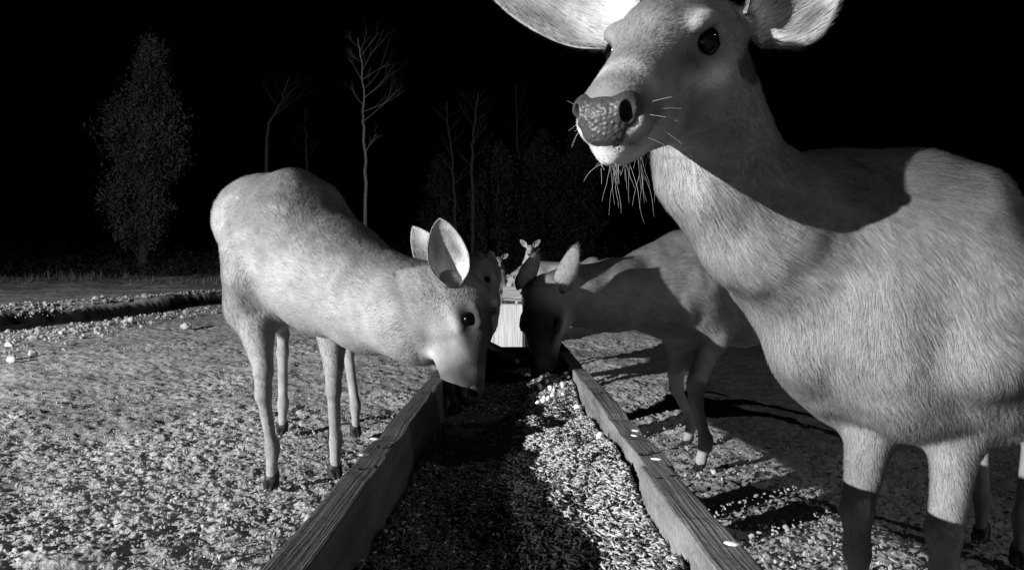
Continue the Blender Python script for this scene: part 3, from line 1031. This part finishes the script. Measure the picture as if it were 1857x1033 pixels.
def feed_h(x, y):
    z = 0.309 + 0.024 * (vnoise2(x * 9, y * 6, 91) - 0.5) + 0.020 * (vnoise2(x * 22, y * 17, 92) - 0.5)
    z = z + 0.020 * np.clip(x / 0.157, -0.6, 1)
    z = z + 0.024 * np.exp(-((y - 1.0) / 0.22) ** 2) * np.clip((x + 0.03) / 0.1, 0, 1) + 0.02 * np.exp(-((y - 1.75) / 0.12) ** 2) * np.clip((x - 0.02) / 0.08, 0, 1)
    z = z + 0.012 * np.exp(-((y - 0.62) / 0.08) ** 2) * np.clip((x - 0.06) / 0.06, 0, 1)
    z = z - 0.02 * np.exp(-((y - 1.62) / 0.22) ** 2 - ((x + 0.05) / 0.12) ** 2)
    return z + 0.006 * cell2(x * 60, y * 60, 93)


gx = np.linspace(-0.1575, 0.1575, 90); gy = np.linspace(-0.31, 2.54, 620)
GX, GY = np.meshgrid(gx, gy, indexing='xy')
GZ = feed_h(GX.ravel(), GY.ravel())
n, m_ = GX.shape
i = np.arange(n - 1)[:, None]; j = np.arange(m_ - 1)[None, :]
FF = np.stack([i * m_ + j, i * m_ + j + 1, (i + 1) * m_ + j + 1, (i + 1) * m_ + j], -1).reshape(-1, 4)
fo_ = obj('feed', mesh_np('feed', np.stack([GX.ravel(), GY.ravel(), GZ], 1), FF, M['feed_bed'], True))
tag(fo_, kind='stuff')


def scatter(name, basis, pos, rot, scl, mat, smooth=True):
    """many copies of a small shape in one loose mass"""
    bv, bf = basis
    N = len(pos)
    V = np.einsum('nij,kj->nki', rot * scl[:, None, :], bv) + pos[:, None, :]
    k = len(bv)
    F = [(f[None] + (np.arange(N) * k)[:, None, None]).reshape(-1, f.shape[1]) for f in bf]
    return obj(name, mesh_np(name, V.reshape(-1, 3), F, mat, smooth))


def rots(N, tilt, rng):
    yaw = rng.uniform(0, 2 * np.pi, N); t = rng.normal(0, tilt, N); r = rng.uniform(0, 2 * np.pi, N)
    def rz(a):
        o = np.zeros((N, 3, 3)); o[:, 0, 0] = np.cos(a); o[:, 0, 1] = -np.sin(a); o[:, 1, 0] = np.sin(a); o[:, 1, 1] = np.cos(a); o[:, 2, 2] = 1; return o
    def ry(a):
        o = np.zeros((N, 3, 3)); o[:, 0, 0] = np.cos(a); o[:, 0, 2] = np.sin(a); o[:, 2, 0] = -np.sin(a); o[:, 2, 2] = np.cos(a); o[:, 1, 1] = 1; return o
    def rx(a):
        o = np.zeros((N, 3, 3)); o[:, 1, 1] = np.cos(a); o[:, 1, 2] = -np.sin(a); o[:, 2, 1] = np.sin(a); o[:, 2, 2] = np.cos(a); o[:, 0, 0] = 1; return o
    return rz(yaw) @ ry(t) @ rx(r)


def grain_shape():
    V = [(-1, 0, 0)]; m = 5
    for x, r in ((-0.6, 0.8), (0.05, 1.0), (0.6, 0.7)):
        for q in range(m):
            a = 2 * math.pi * q / m
            V.append((x, r * math.cos(a), r * math.sin(a)))
    V.append((1, 0, 0))
    Q = []; T = []
    for k in range(2):
        for q in range(m):
            A = 1 + k * m + q; B_ = 1 + k * m + (q + 1) % m
            Q.append((A, A + m, B_ + m, B_))
    for q in range(m):
        T.append((0, 1 + q, 1 + (q + 1) % m)); T.append((len(V) - 1, 1 + 2 * m + (q + 1) % m, 1 + 2 * m + q))
    return np.array(V, float), [np.array(Q), np.array(T)[:, ::-1] if False else np.array(T)]


def pebble_shape(seed):
    import bmesh
    bm = bmesh.new(); bmesh.ops.create_icosphere(bm, subdivisions=1, radius=1)
    V = np.array([v.co[:] for v in bm.verts]); F = np.array([[v.index for v in f.verts] for f in bm.faces]); bm.free()
    V = V * (0.7 + 0.6 * vnoise3(V + seed, 1.3, seed))[:, None]
    return V, [F]


rng = np.random.default_rng(5)
N = 36000
gyv = 0.42 + 1.9 * rng.beta(1.0, 1.9, N); gxv = rng.uniform(-0.152, 0.152, N)
pos = np.stack([gxv, gyv, feed_h(gxv, gyv) + rng.uniform(0.0, 0.006, N)], 1)
scl = np.stack([rng.uniform(0.0035, 0.0075, N), rng.uniform(0.0011, 0.0018, N), rng.uniform(0.0010, 0.0015, N)], 1)
R_ = rots(N, 0.28, rng)
pale = rng.random(N) < np.where(gxv > -0.02 + 0.09 * np.abs(gyv - 1.0), 0.8, 0.06) * np.clip(0.35 + 1.3 * vnoise2(gxv * 16, gyv * 16, 97), 0, 1.1)  # lit strip and board shadow painted in: pale grain right, dark elsewhere
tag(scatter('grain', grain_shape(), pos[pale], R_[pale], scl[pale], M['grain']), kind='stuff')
tag(scatter('shaded_grain', grain_shape(), pos[~pale], R_[~pale], scl[~pale] * np.array([0.9, 0.9, 0.9]), M['grain_shaded']), kind='stuff')

# kernels and crumbs one can pick out
kv, kf = pebble_shape(3)
KM = mesh_np('corn_kernel', kv * np.array([1, 0.75, 0.6]), kf, M['kernel'], True)
KG = 'pale kernels heaped at the far right corner of the feed'
for q in range(22):
    x = rng.uniform(0.06, 0.15); y = rng.uniform(1.52, 1.95)
    o = obj('corn_kernel', KM, None, (x, y, float(feed_h(np.array([x]), np.array([y]))[0]) + rng.uniform(0.004, 0.016)))
    sc = rng.uniform(0.007, 0.0115)
    o.scale = (sc,) * 3; o.rotation_euler = tuple(rng.uniform(0, 6, 3))
    tag(o, 'small pale kernel in the bright heap against the right trough board', 'kernel', KG)
for (px, py, sc, lb) in ((1048, 718, 0.0125, 'round white lump in the feed against the right board beside the shadow edge'),
                         (1096, 786, 0.0110, 'round pale lump resting against the right board above the bright grain'),
                         (962, 738, 0.0080, 'lone dim kernel in the shaded middle of the feed')):
    zf = 0.352 if px > 1000 else 0.33
    Yk = (EYE[2] - zf) * 1200 / (py - 516.5)
    x = (px - 928.5) / 1200 * Yk
    o = obj('corn_kernel', KM, None, (min(x, 0.147), Yk, float(feed_h(np.array([x]), np.array([Yk]))[0]) + 0.008))
    o.scale = (sc,) * 3; o.rotation_euler = (0.5, 0.3, 1.0 + px)
    tag(o, lb, 'kernel', 'separate lumps on the feed')
fv, ff = grain_shape()
FM = mesh_np('grain_husk', fv * np.array([0.009, 0.0045, 0.0016]), ff, M['kernel'], True)
for (px, py, rz, lb) in ((682, 799, 0.3, 'pale husk on the left trough board, the far one of two'), (661, 828, 1.0, 'pale husk on the left trough board at the joint'),
                         (1155, 784, 0.2, 'pale husk lying far along the top of the right trough board'), (1150, 793, 1.9, 'pale husk beside another far along the top of the right board'),
                         (1190, 836, 2.4, 'pale husk on the right trough board at the joint nearest the camera'), (1330, 991, 0.1, 'pale husk on the right trough board close to the camera')):
    Yk = (EYE[2] - ZT) * 1200 / (py - 516.5)
    o = obj('grain_husk', FM, None, ((px - 928.5) / 1200 * Yk, Yk, ZT + 0.003))
    o.rotation_euler = (0.1, 0.1, rz)
    tag(o, lb, 'husk', 'husks on the trough boards')
w = thing('wood_offcut', 'pale narrow offcut of wood tilted on the feed at the far end of the trough', 'wood offcut', (-0.03, 2.2, 0.36))
plank('offcut', (-0.05, 0.0, 0.045), (0.055, -0.05, -0.005), 0.045, 0.014, M['wood_grey'], w, bev=0.004, seed=3)

# ------------------------------------------------------------------ gravel and stones
rng = np.random.default_rng(9)
N = 26000
R = np.exp(rng.uniform(math.log(0.9), math.log(9.0), N)); T = rng.uniform(-0.82, 0.82, N)
gxx, gyy = R * np.sin(T), R * np.cos(T)
keep = ~((np.abs(gxx) < 0.2) & (gyy < 2.6))
gxx, gyy = gxx[keep], gyy[keep]; N = len(gxx)
gz, gf = terrain(gxx, gyy)
keep = gf < 0.3
gxx, gyy, gz = gxx[keep], gyy[keep], gz[keep]; N = len(gxx)
sz = np.clip(rng.lognormal(-5.75, 0.4, N), 0.0015, 0.012)
pos = np.stack([gxx, gyy, gz + 0.008 + 0.3 * sz], 1)
scl = sz[:, None] * rng.uniform(0.5, 1.2, (N, 3)) * np.array([1.2, 1.0, 0.7])
tag(scatter('gravel', pebble_shape(5), pos, rots(N, 0.4, rng), scl, M['gravel'], False), kind='stuff')
# coarse rubble along the foot of the bank
N = 1300
uu = rng.uniform(-0.86, -0.25, N)
yb = np.interp(uu, BANK_U, BANK_Y)
yy = yb - 1.1 - np.abs(rng.normal(0, 0.7, N)); xx = uu * yy
gz, _ = terrain(xx, yy)
sz = np.clip(rng.lognormal(-4.7, 0.55, N), 0.004, 0.05)
pos = np.stack([xx, yy, gz + 0.25 * sz + 0.01], 1)
scl = sz[:, None] * rng.uniform(0.6, 1.15, (N, 3))
tag(scatter('rubble', pebble_shape(8), pos, rots(N, 0.5, rng), scl, M['rubble'], False), kind='stuff')

N = 1700
uu = rng.uniform(-0.86, -0.2, N)
yb = np.interp(uu, BANK_U, BANK_Y)
yy = yb - 0.1 + np.abs(rng.normal(0, 0.35, N)); xx = uu * yy
gz, _ = terrain(xx, yy)
sz = np.clip(rng.lognormal(-4.7, 0.6, N), 0.004, 0.06)
pos = np.stack([xx, yy, gz + 0.2 * sz + 0.01], 1)
scl = sz[:, None] * rng.uniform(0.6, 1.15, (N, 3))
tag(scatter('crumbs', pebble_shape(18), pos, rots(N, 0.5, rng), scl, M['rubble'], False), kind='stuff')


def stone(px, py, size, lb, seed):
    # foot of the stone at the given pixel, found on the sloping ground
    Y = 5.0
    for _ in range(30):
        x = (px - 928.5) / 1200 * Y
        Y = Y * 0.5 + 0.5 * (EYE[2] - ground_z(x, Y)) * 1200 / (py - 516.5)
    x = (px - 928.5) / 1200 * Y
    r = np.random.default_rng(seed)
    S = Sdf()
    q_ = np.linalg.qr(r.normal(0, 1, (3, 3)))[0]
    S.ell((0, 0, 0), q_, size * r.uniform(0.55, 1.0, 3), 0.001, 1)
    V, F = S.mesh(size / 8)
    rad = np.linalg.norm(V, axis=1)[:, None]
    V = V * (1 + 0.9 * (vnoise3(V, 1.1 / size, seed)[:, None] - 0.5) + 0.4 * (vnoise3(V, 2.6 / size, seed + 1)[:, None] - 0.5))
    o = obj('stone', mesh_np('stone', V, F, M['stone'], False), None, (x, Y, ground_z(x, Y) + size * 0.5))
    tag(o, lb, 'stone', 'pale stones on the gravel')


stone(20, 657, 0.040, 'bright white stone at the left edge, the nearer of two', 1)
stone(17, 630, 0.042, 'bright white stone at the left edge, just behind another', 2)
stone(112, 607, 0.045, 'square pale stone before the dark bank with a short shadow', 3)
stone(338, 541, 0.065, 'largest pale stone, alone at the foot of the far bank', 4)
stone(232, 562, 0.06, 'pale stone among the rubble midway along the dark bank', 5)

# ------------------------------------------------------------------ things beyond the trough
def at_ground(px, Y):
    x = (px - 928.5) / 1200 * Y
    return np.array([x, Y, ground_z(x, Y)])


b0 = at_ground(921, 5.55)
bx = thing('wooden_box', 'upright box of pale new boards standing beyond the end of the trough', 'box', b0)
hgt = 0.372
plank('front_board', (0.005, 0, -0.02), (0.005, 0, hgt), 0.235, 0.02, M['wood_pale'], bx, bev=0.002, seed=31)
plank('side_board', (-0.135, -0.004, -0.02), (-0.135, -0.004, hgt - 0.003), 0.03, 0.03, M['wood_pale'], bx, bev=0.002, seed=32)
plank('side_board', (-0.135, 0.27, -0.02), (-0.135, 0.27, hgt - 0.003), 0.03, 0.03, M['wood_grey'], bx, bev=0.002, seed=35)
plank('back_board', (0.0, 0.27, -0.02), (0.0, 0.27, hgt), 0.24, 0.018, M['wood_grey'], bx, bev=0.002, seed=33)
plank('side_board', (0.135, 0.01, -0.02), (0.135, 0.01, hgt - 0.02), 0.02, 0.02, M['wood_dark'], bx, bev=0.002, seed=34)
t0 = at_ground(930, 6.9)
tb = thing('feed_bin', 'low pale plank bin on legs behind the upright box', 'feed bin', t0)
Z0 = 0.6 - t0[2]
plank('side_board', (-0.105, 0.0, Z0 - 0.070), (0.095, 0.0, Z0 - 0.085), 0.02, 0.12, M['wood_grey'], tb, bev=0.002, seed=41)
plank('side_board', (-0.105, 0.34, Z0 - 0.085), (0.095, 0.34, Z0 - 0.10), 0.02, 0.13, M['wood_grey'], tb, bev=0.002, seed=42)
plank('floor_board', (-0.10, 0.17, Z0 - 0.15), (0.09, 0.17, Z0 - 0.165), 0.3, 0.018, M['wood_grey'], tb, bev=0.002, seed=43)
for sx_ in (-0.08, 0.07):
    for sy_ in (0.04, 0.3):
        plank('leg', (sx_, sy_, -0.03), (sx_, sy_, Z0 - 0.172), 0.03, 0.03, M['wood_dark'], tb, bev=0.002, seed=44)
p0 = at_ground(958, 6.3)
pt = thing('dark_post', 'short dark post with a block top beside the pale bin', 'post', p0)
plank('shaft', (0, 0, -0.03), (0, 0, 0.6 - p0[2] - 0.06), 0.085, 0.07, M['post'], pt, bev=0.004, seed=51)
plank('cap', (0, 0, 0.6 - p0[2] - 0.058), (0, 0, 0.6 - p0[2] + 0.005), 0.125, 0.11, M['post'], pt, bev=0.006, seed=52)


# ------------------------------------------------------------------ trees
class Tubes:
    def __init__(self):
        self.V = []; self.F = []; self.n = 0

    def tube(self, pts, rad, m=6):
        pts = np.asarray(pts, float)
        k = len(pts)
        tang = np.gradient(pts, axis=0)
        rings = []
        for i in range(k):
            d = nrm(tang[i]); a = nrm(np.cross(d, (0.31, 0.9, 0.17))); b = np.cross(d, a)
            an = np.linspace(0, 2 * np.pi, m, endpoint=False)
            rings.append(pts[i] + rad[i] * (np.outer(np.cos(an), a) + np.outer(np.sin(an), b)))
        self.V.append(np.concatenate(rings))
        i = np.arange(k - 1)[:, None]; j = np.arange(m)[None, :]; j2 = (j + 1) % m
        self.F.append(np.stack([i * m + j, i * m + j2, (i + 1) * m + j2, (i + 1) * m + j], -1).reshape(-1, 4) + self.n)
        self.n += k * m

    def mesh(self, name, mat):
        return mesh_np(name, np.concatenate(self.V), np.concatenate(self.F), mat, True)


def grow(tb_, p, d, L, r, depth, rs, tips, up=0.12, kids=(3, 6), m=5):
    k = 7
    pts = [p]; dd = nrm(d)
    for i in range(k - 1):
        dd = nrm(dd + rs.normal(0, 0.055, 3) + np.array([0, 0, up * 0.6]))
        pts.append(pts[-1] + dd * L / (k - 1))
    rad = np.linspace(r, r * 0.3, k)
    tb_.tube(pts, rad, m)
    tips.append((pts[-1], dd, L))
    if depth == 0: return
    for _ in range(rs.integers(*kids)):
        t = rs.uniform(0.25, 0.95)
        i = int(t * (k - 1))
        side = nrm(np.cross(dd, rs.normal(0, 1, 3)))
        nd = nrm(dd * 0.95 + side * rs.uniform(0.35, 0.65))
        grow(tb_, pts[i], nd, L * rs.uniform(0.4, 0.65), rad[i] * 0.6, depth - 1, rs, tips, up, kids, max(3, m - 1))


def bare_tree(lb, pts_px, Y, r, limbs, seed, mat, group, depth=2):
    """trunk through photo points; limbs: (height fraction, lean x, length)"""
    rs = np.random.default_rng(seed)
    px0, py0 = pts_px[0]
    base = at_ground(px0, Y)
    root = thing('bare_tree', lb, 'tree', base, group)
    pts = [np.array([0, 0, -0.1])]
    for (px, py) in pts_px[1:]:
        q = P(px, py, Y) - base
        q[1] += rs.normal(0, 0.15)
        pts.append(q)
    pts = np.array(pts)
    t = np.linspace(0, 1, len(pts)); tt = np.linspace(0, 1, 26)
    c = np.stack([np.interp(tt, t, pts[:, i]) for i in range(3)], 1)
    c[1:-1] = (c[:-2] + c[1:-1] * 2 + c[2:]) / 4
    c[2:, :2] += rs.normal(0, 0.025, (24, 2))
    tk = Tubes(); tk.tube(c, np.linspace(r, r * 0.22, 26) + r * 0.5 * np.exp(-tt * 30), 9)
    obj('trunk', tk.mesh('trunk', mat), root)
    cr = Tubes(); tips = []
    for (h, lean, L) in limbs:
        i = int(h * 25)
        d = nrm((lean, rs.normal(0, 0.35), rs.uniform(0.35, 0.9)))
        grow(cr, c[i], d, L, max(r * (1 - 0.75 * h) * 0.36, 0.008), depth, rs, tips, 0.12)
    obj('crown', cr.mesh('crown', mat), root)
    return root


BG = 'bare trees at the edge of the clearing'
rs0 = np.random.default_rng(77)


def auto_limbs(n, lo_h, hi_h, L, rs):
    return [(h, rs.choice([-1, 1]) * rs.uniform(0.5, 1.2), L * (1.15 - 0.6 * (h - lo_h) / (hi_h - lo_h)) * rs.uniform(0.7, 1.2)) for h in np.linspace(lo_h, hi_h, n)]


bare_tree('tall slim bare tree with fine upswept branches, the brightest trunk in the background', [(664, 430), (663, 330), (661, 240), (657, 190), (655, 110), (652, 75)], 22, 0.066,
          [(0.34, 0.5, 0.7), (0.50, 1.5, 1.7), (0.56, 1.4, 1.6), (0.60, -0.6, 0.8), (0.64, 0.7, 1.5), (0.70, 0.5, 1.9), (0.72, -0.7, 1.0), (0.75, 1.3, 1.0), (0.78, 0.5, 1.5), (0.82, -0.8, 0.8), (0.86, 0.6, 1.0), (0.9, 0.5, 0.8), (0.93, -0.5, 0.6)], 4, M['bark'], BG)
bare_tree('dim forked bare tree rising behind the back of the left deer', [(484, 450), (486, 280), (490, 230), (510, 190), (523, 140)], 25, 0.085,
          [(0.62, 1.3, 1.8), (0.66, 1.0, 1.2), (0.74, -0.5, 1.2), (0.8, 0.6, 1.0), (0.86, -0.4, 0.8), (0.9, 0.9, 0.7)], 5, M['bark_dark'], BG)
bare_tree('crooked bare tree with a thin leaning trunk right of the brightest trunk', [(829, 450), (825, 390), (821, 300), (814, 235), (810, 185)], 25, 0.08, auto_limbs(9, 0.35, 0.95, 1.1, rs0), 6, M['bark_dark'], BG)
bare_tree('straight slender bare tree directly above the ears of the left deer', [(858, 455), (858, 350), (858, 270), (863, 200), (868, 170)], 24, 0.085, auto_limbs(10, 0.4, 0.95, 1.0, rs0), 7, M['bark_dark'], BG)
bare_tree('very faint thin tree between the forked one and the tall slim one', [(560, 440), (559, 300), (558, 255), (556, 200)], 30, 0.06, auto_limbs(7, 0.4, 0.95, 0.8, rs0), 8, M['bark_dark'], BG)
bare_tree('very faint thin tree left of the nose of the large doe', [(942, 440), (940, 330), (938, 230), (935, 160)], 29, 0.08, auto_limbs(9, 0.4, 0.95, 1.0, rs0), 9, M['bark_dark'], BG)


def leaf_tree(lb, px0, Y, H_, prof, nleaf, size, mat, seed, group, trunk_r=0.13, bark='bark_dark', lean=0.0):
    """prof: (height fraction, left half width, right half width)"""
    rs = np.random.default_rng(seed)
    base = at_ground(px0, Y)
    root = thing('evergreen_tree', lb, 'tree', base, group)
    tt = np.linspace(0, 1, 24)
    c = np.stack([lean * tt + rs.normal(0, 0.02, 24).cumsum() * 0.5, rs.normal(0, 0.02, 24).cumsum() * 0.5, -0.1 + tt * H_ * 0.96], 1)
    tk = Tubes(); tk.tube(c, np.linspace(trunk_r, 0.02, 24) + trunk_r * 0.4 * np.exp(-tt * 25), 9)
    hs_ = [p[0] for p in prof]
    V = []
    ncl = nleaf // 26
    for _ in range(ncl):
        h = hs_[0] + (1 - hs_[0]) * rs.beta(1.15, 1.25)
        wl = np.interp(h, hs_, [p[1] for p in prof]); wr = np.interp(h, hs_, [p[2] for p in prof])
        ang = rs.uniform(0, 2 * np.pi)
        w_ = wr if math.cos(ang) > 0 else wl
        lump = 0.42 + 1.1 * vnoise3(np.array([[math.cos(ang) * 1.4, math.sin(ang) * 1.4, h * H_ * 0.9]]), 1.0, seed)[0]
        rr_ = w_ * lump * math.sqrt(rs.uniform(0.02, 1.0))
        i = int(h * 23)
        tip = c[i] + np.array([math.cos(ang) * rr_, math.sin(ang) * rr_ * 0.9, 0]); tip[2] = h * H_ + rs.normal(0, 0.06)
        if rs.random() < 0.10:
            j0 = max(0, i - 3)
            tk.tube([c[j0], (c[j0] + tip) / 2 + np.array([0, 0, 0.05]), tip], [0.028, 0.016, 0.006], 4)
        n_ = rs.integers(16, 34)
        sp = rs.uniform(0.09, 0.17)
        p = tip + rs.normal(0, 1, (n_, 3)) * np.array([sp, sp, sp * 1.25])
        V.append(p)
    Pp = np.concatenate(V); n_ = len(Pp)
    a = rs.normal(0, 1, (n_, 3)); a[:, 2] += 0.7; a /= np.linalg.norm(a, axis=1)[:, None]
    b = np.cross(a, rs.normal(0, 1, (n_, 3))); b /= np.linalg.norm(b, axis=1)[:, None]
    sl = size * rs.uniform(0.6, 1.5, (n_, 1)); sw = sl * rs.uniform(0.25, 0.5, (n_, 1))
    q = np.stack([Pp - a * sl - b * sw * 0.2, Pp + b * sw, Pp + a * sl, Pp - b * sw], 1).reshape(-1, 3)
    obj('trunk', tk.mesh('trunk', M[bark]), root)
    obj('crown', mesh_np('crown', q, np.arange(n_ * 4).reshape(-1, 4), mat, False), root)


leaf_tree('tall narrow leafy tree standing alone at the far left of the clearing', 258, 21.5, 7.55,
          [(0.13, 0.5, 0.25), (0.18, 1.0, 0.5), (0.30, 1.05, 0.75), (0.42, 1.2, 0.6), (0.50, 1.0, 1.35), (0.62, 1.1, 1.25), (0.74, 0.75, 0.9), (0.86, 0.4, 0.75), (0.96, 0.2, 0.5), (1.0, 0.05, 0.2)],
          21000, 0.055, M['leaf'], 3, 'leafy trees of the far wood', 0.15, 'bark_dark', 0.25)
for q, (px, Y_, H_, lb) in enumerate(((905, 27, 5.2, 'dim bushy evergreen just right of the two crooked bare trees'), (985, 28, 5.8, 'dim bushy evergreen behind the far deer with raised ears'),
                                      (800, 30, 5.0, 'dim bushy evergreen between the brightest trunk and the crooked tree'), (1045, 29, 6.0, 'dim bushy evergreen behind the whiskers of the large doe'))):
    leaf_tree(lb, px, Y_, H_, [(0.1, 0.9, 0.9), (0.3, 1.3, 1.3), (0.6, 1.1, 1.1), (0.85, 0.6, 0.6), (1.0, 0.1, 0.1)], 6000, 0.08, M['leaf_dim'], 20 + q, 'leafy trees of the far wood', 0.12)

# dry weeds along the far field
rs = np.random.default_rng(31)
N = 5200
Yw = rs.uniform(15, 27, N); Xw = Yw * rs.uniform(-0.85, 0.12, N)
ok = vnoise2(Xw * 0.7, Yw * 0.5, 15) > 0.5
Xw, Yw = Xw[ok], Yw[ok]; N = len(Xw)
zw, _ = terrain(Xw, Yw)
hw = rs.uniform(0.06, 0.26, N) * (0.5 + vnoise2(Xw * 0.5, Yw * 0.5, 19)); an = rs.uniform(0, 6.28, N)
wd = 0.012
bx_ = np.stack([np.cos(an) * wd, np.sin(an) * wd, 0 * an], 1); top = rs.normal(0, 0.05, (N, 3)); top[:, 2] = hw
b_ = np.stack([Xw, Yw, zw], 1)
q = np.stack([b_ - bx_, b_ + bx_, b_ + top * 0.7 + bx_ * 0.7, b_ + top], 1).reshape(-1, 3)
tag(obj('dry_weeds', mesh_np('dry_weeds', q, np.arange(N * 4).reshape(-1, 4), M['weed'], False)), kind='stuff')

N = 900
Yc = rs.uniform(19.5, 31, N); Xc = Yc * rs.uniform(-0.8, 0.25, N)
hc = 0.25 + 1.3 * rs.random(N) ** 2 * np.clip((Yc - 19) / 6, 0.2, 1)
k_ = 22
Pu = np.repeat(np.stack([Xc, Yc, terrain(Xc, Yc)[0]], 1), k_, 0)
Pu = Pu + rs.normal(0, 0.28, (N * k_, 3)) * np.array([1, 1, 0.1]); Pu[:, 2] += np.repeat(hc, k_) * rs.random(N * k_)
a = rs.normal(0, 1, (N * k_, 3)); a /= np.linalg.norm(a, axis=1)[:, None]
b = np.cross(a, rs.normal(0, 1, (N * k_, 3))); b /= np.linalg.norm(b, axis=1)[:, None]
q = np.stack([Pu - a * 0.09, Pu + b * 0.022, Pu + a * 0.09, Pu - b * 0.022], 1).reshape(-1, 3)
tag(obj('undergrowth', mesh_np('undergrowth', q, np.arange(N * k_ * 4).reshape(-1, 4), M['leaf_dim'], False)), kind='stuff')

# ------------------------------------------------------------------ chin whiskers of the large doe
root, body, Hd, fr, O = DOE
wk = Tubes()
rs = np.random.default_rng(12)
def whisk(p, d, L, r=0.00026, droop=1.0):
    pts = [p]; d = nrm(d)
    for i in range(7):
        d = nrm(d + np.array([0, 0, -droop * 0.12]) + rs.normal(0, 0.09, 3))
        pts.append(pts[-1] + d * L / 7)
    wk.tube(pts, np.linspace(r, r * 0.4, 8), 3)
for q in range(34):
    x = rs.uniform(0.06, 0.165); y = rs.uniform(-0.018, 0.024)
    p = Hd(x, y, -0.086)
    whisk(p, -fr[2] * 0.8 + fr[0] * rs.normal(-0.05, 0.3) + fr[1] * rs.normal(0.0, 0.25) + np.array([0, 0, -0.5]), rs.uniform(0.012, 0.065), 0.00017)
for q in range(26):
    sd = -1 if q % 3 == 0 else 1
    p = Hd(rs.uniform(0.12, 0.165), sd * 0.027, rs.uniform(-0.066, -0.035))
    whisk(p, fr[1] * sd * 1.0 - fr[0] * 0.5 + rs.normal(0, 0.3, 3), rs.uniform(0.02, 0.045), 0.00019, 0.4)
for q in range(10):
    p = Hd(rs.uniform(0.165, 0.18), rs.uniform(-0.02, 0.012), rs.uniform(-0.085, -0.07))
    whisk(p, fr[0] * 0.5 - fr[2] * 0.6 + rs.normal(0, 0.4, 3), rs.uniform(0.015, 0.03))
tag(obj('whiskers', wk.mesh('whiskers', M['whisker']), body), kind='stuff')
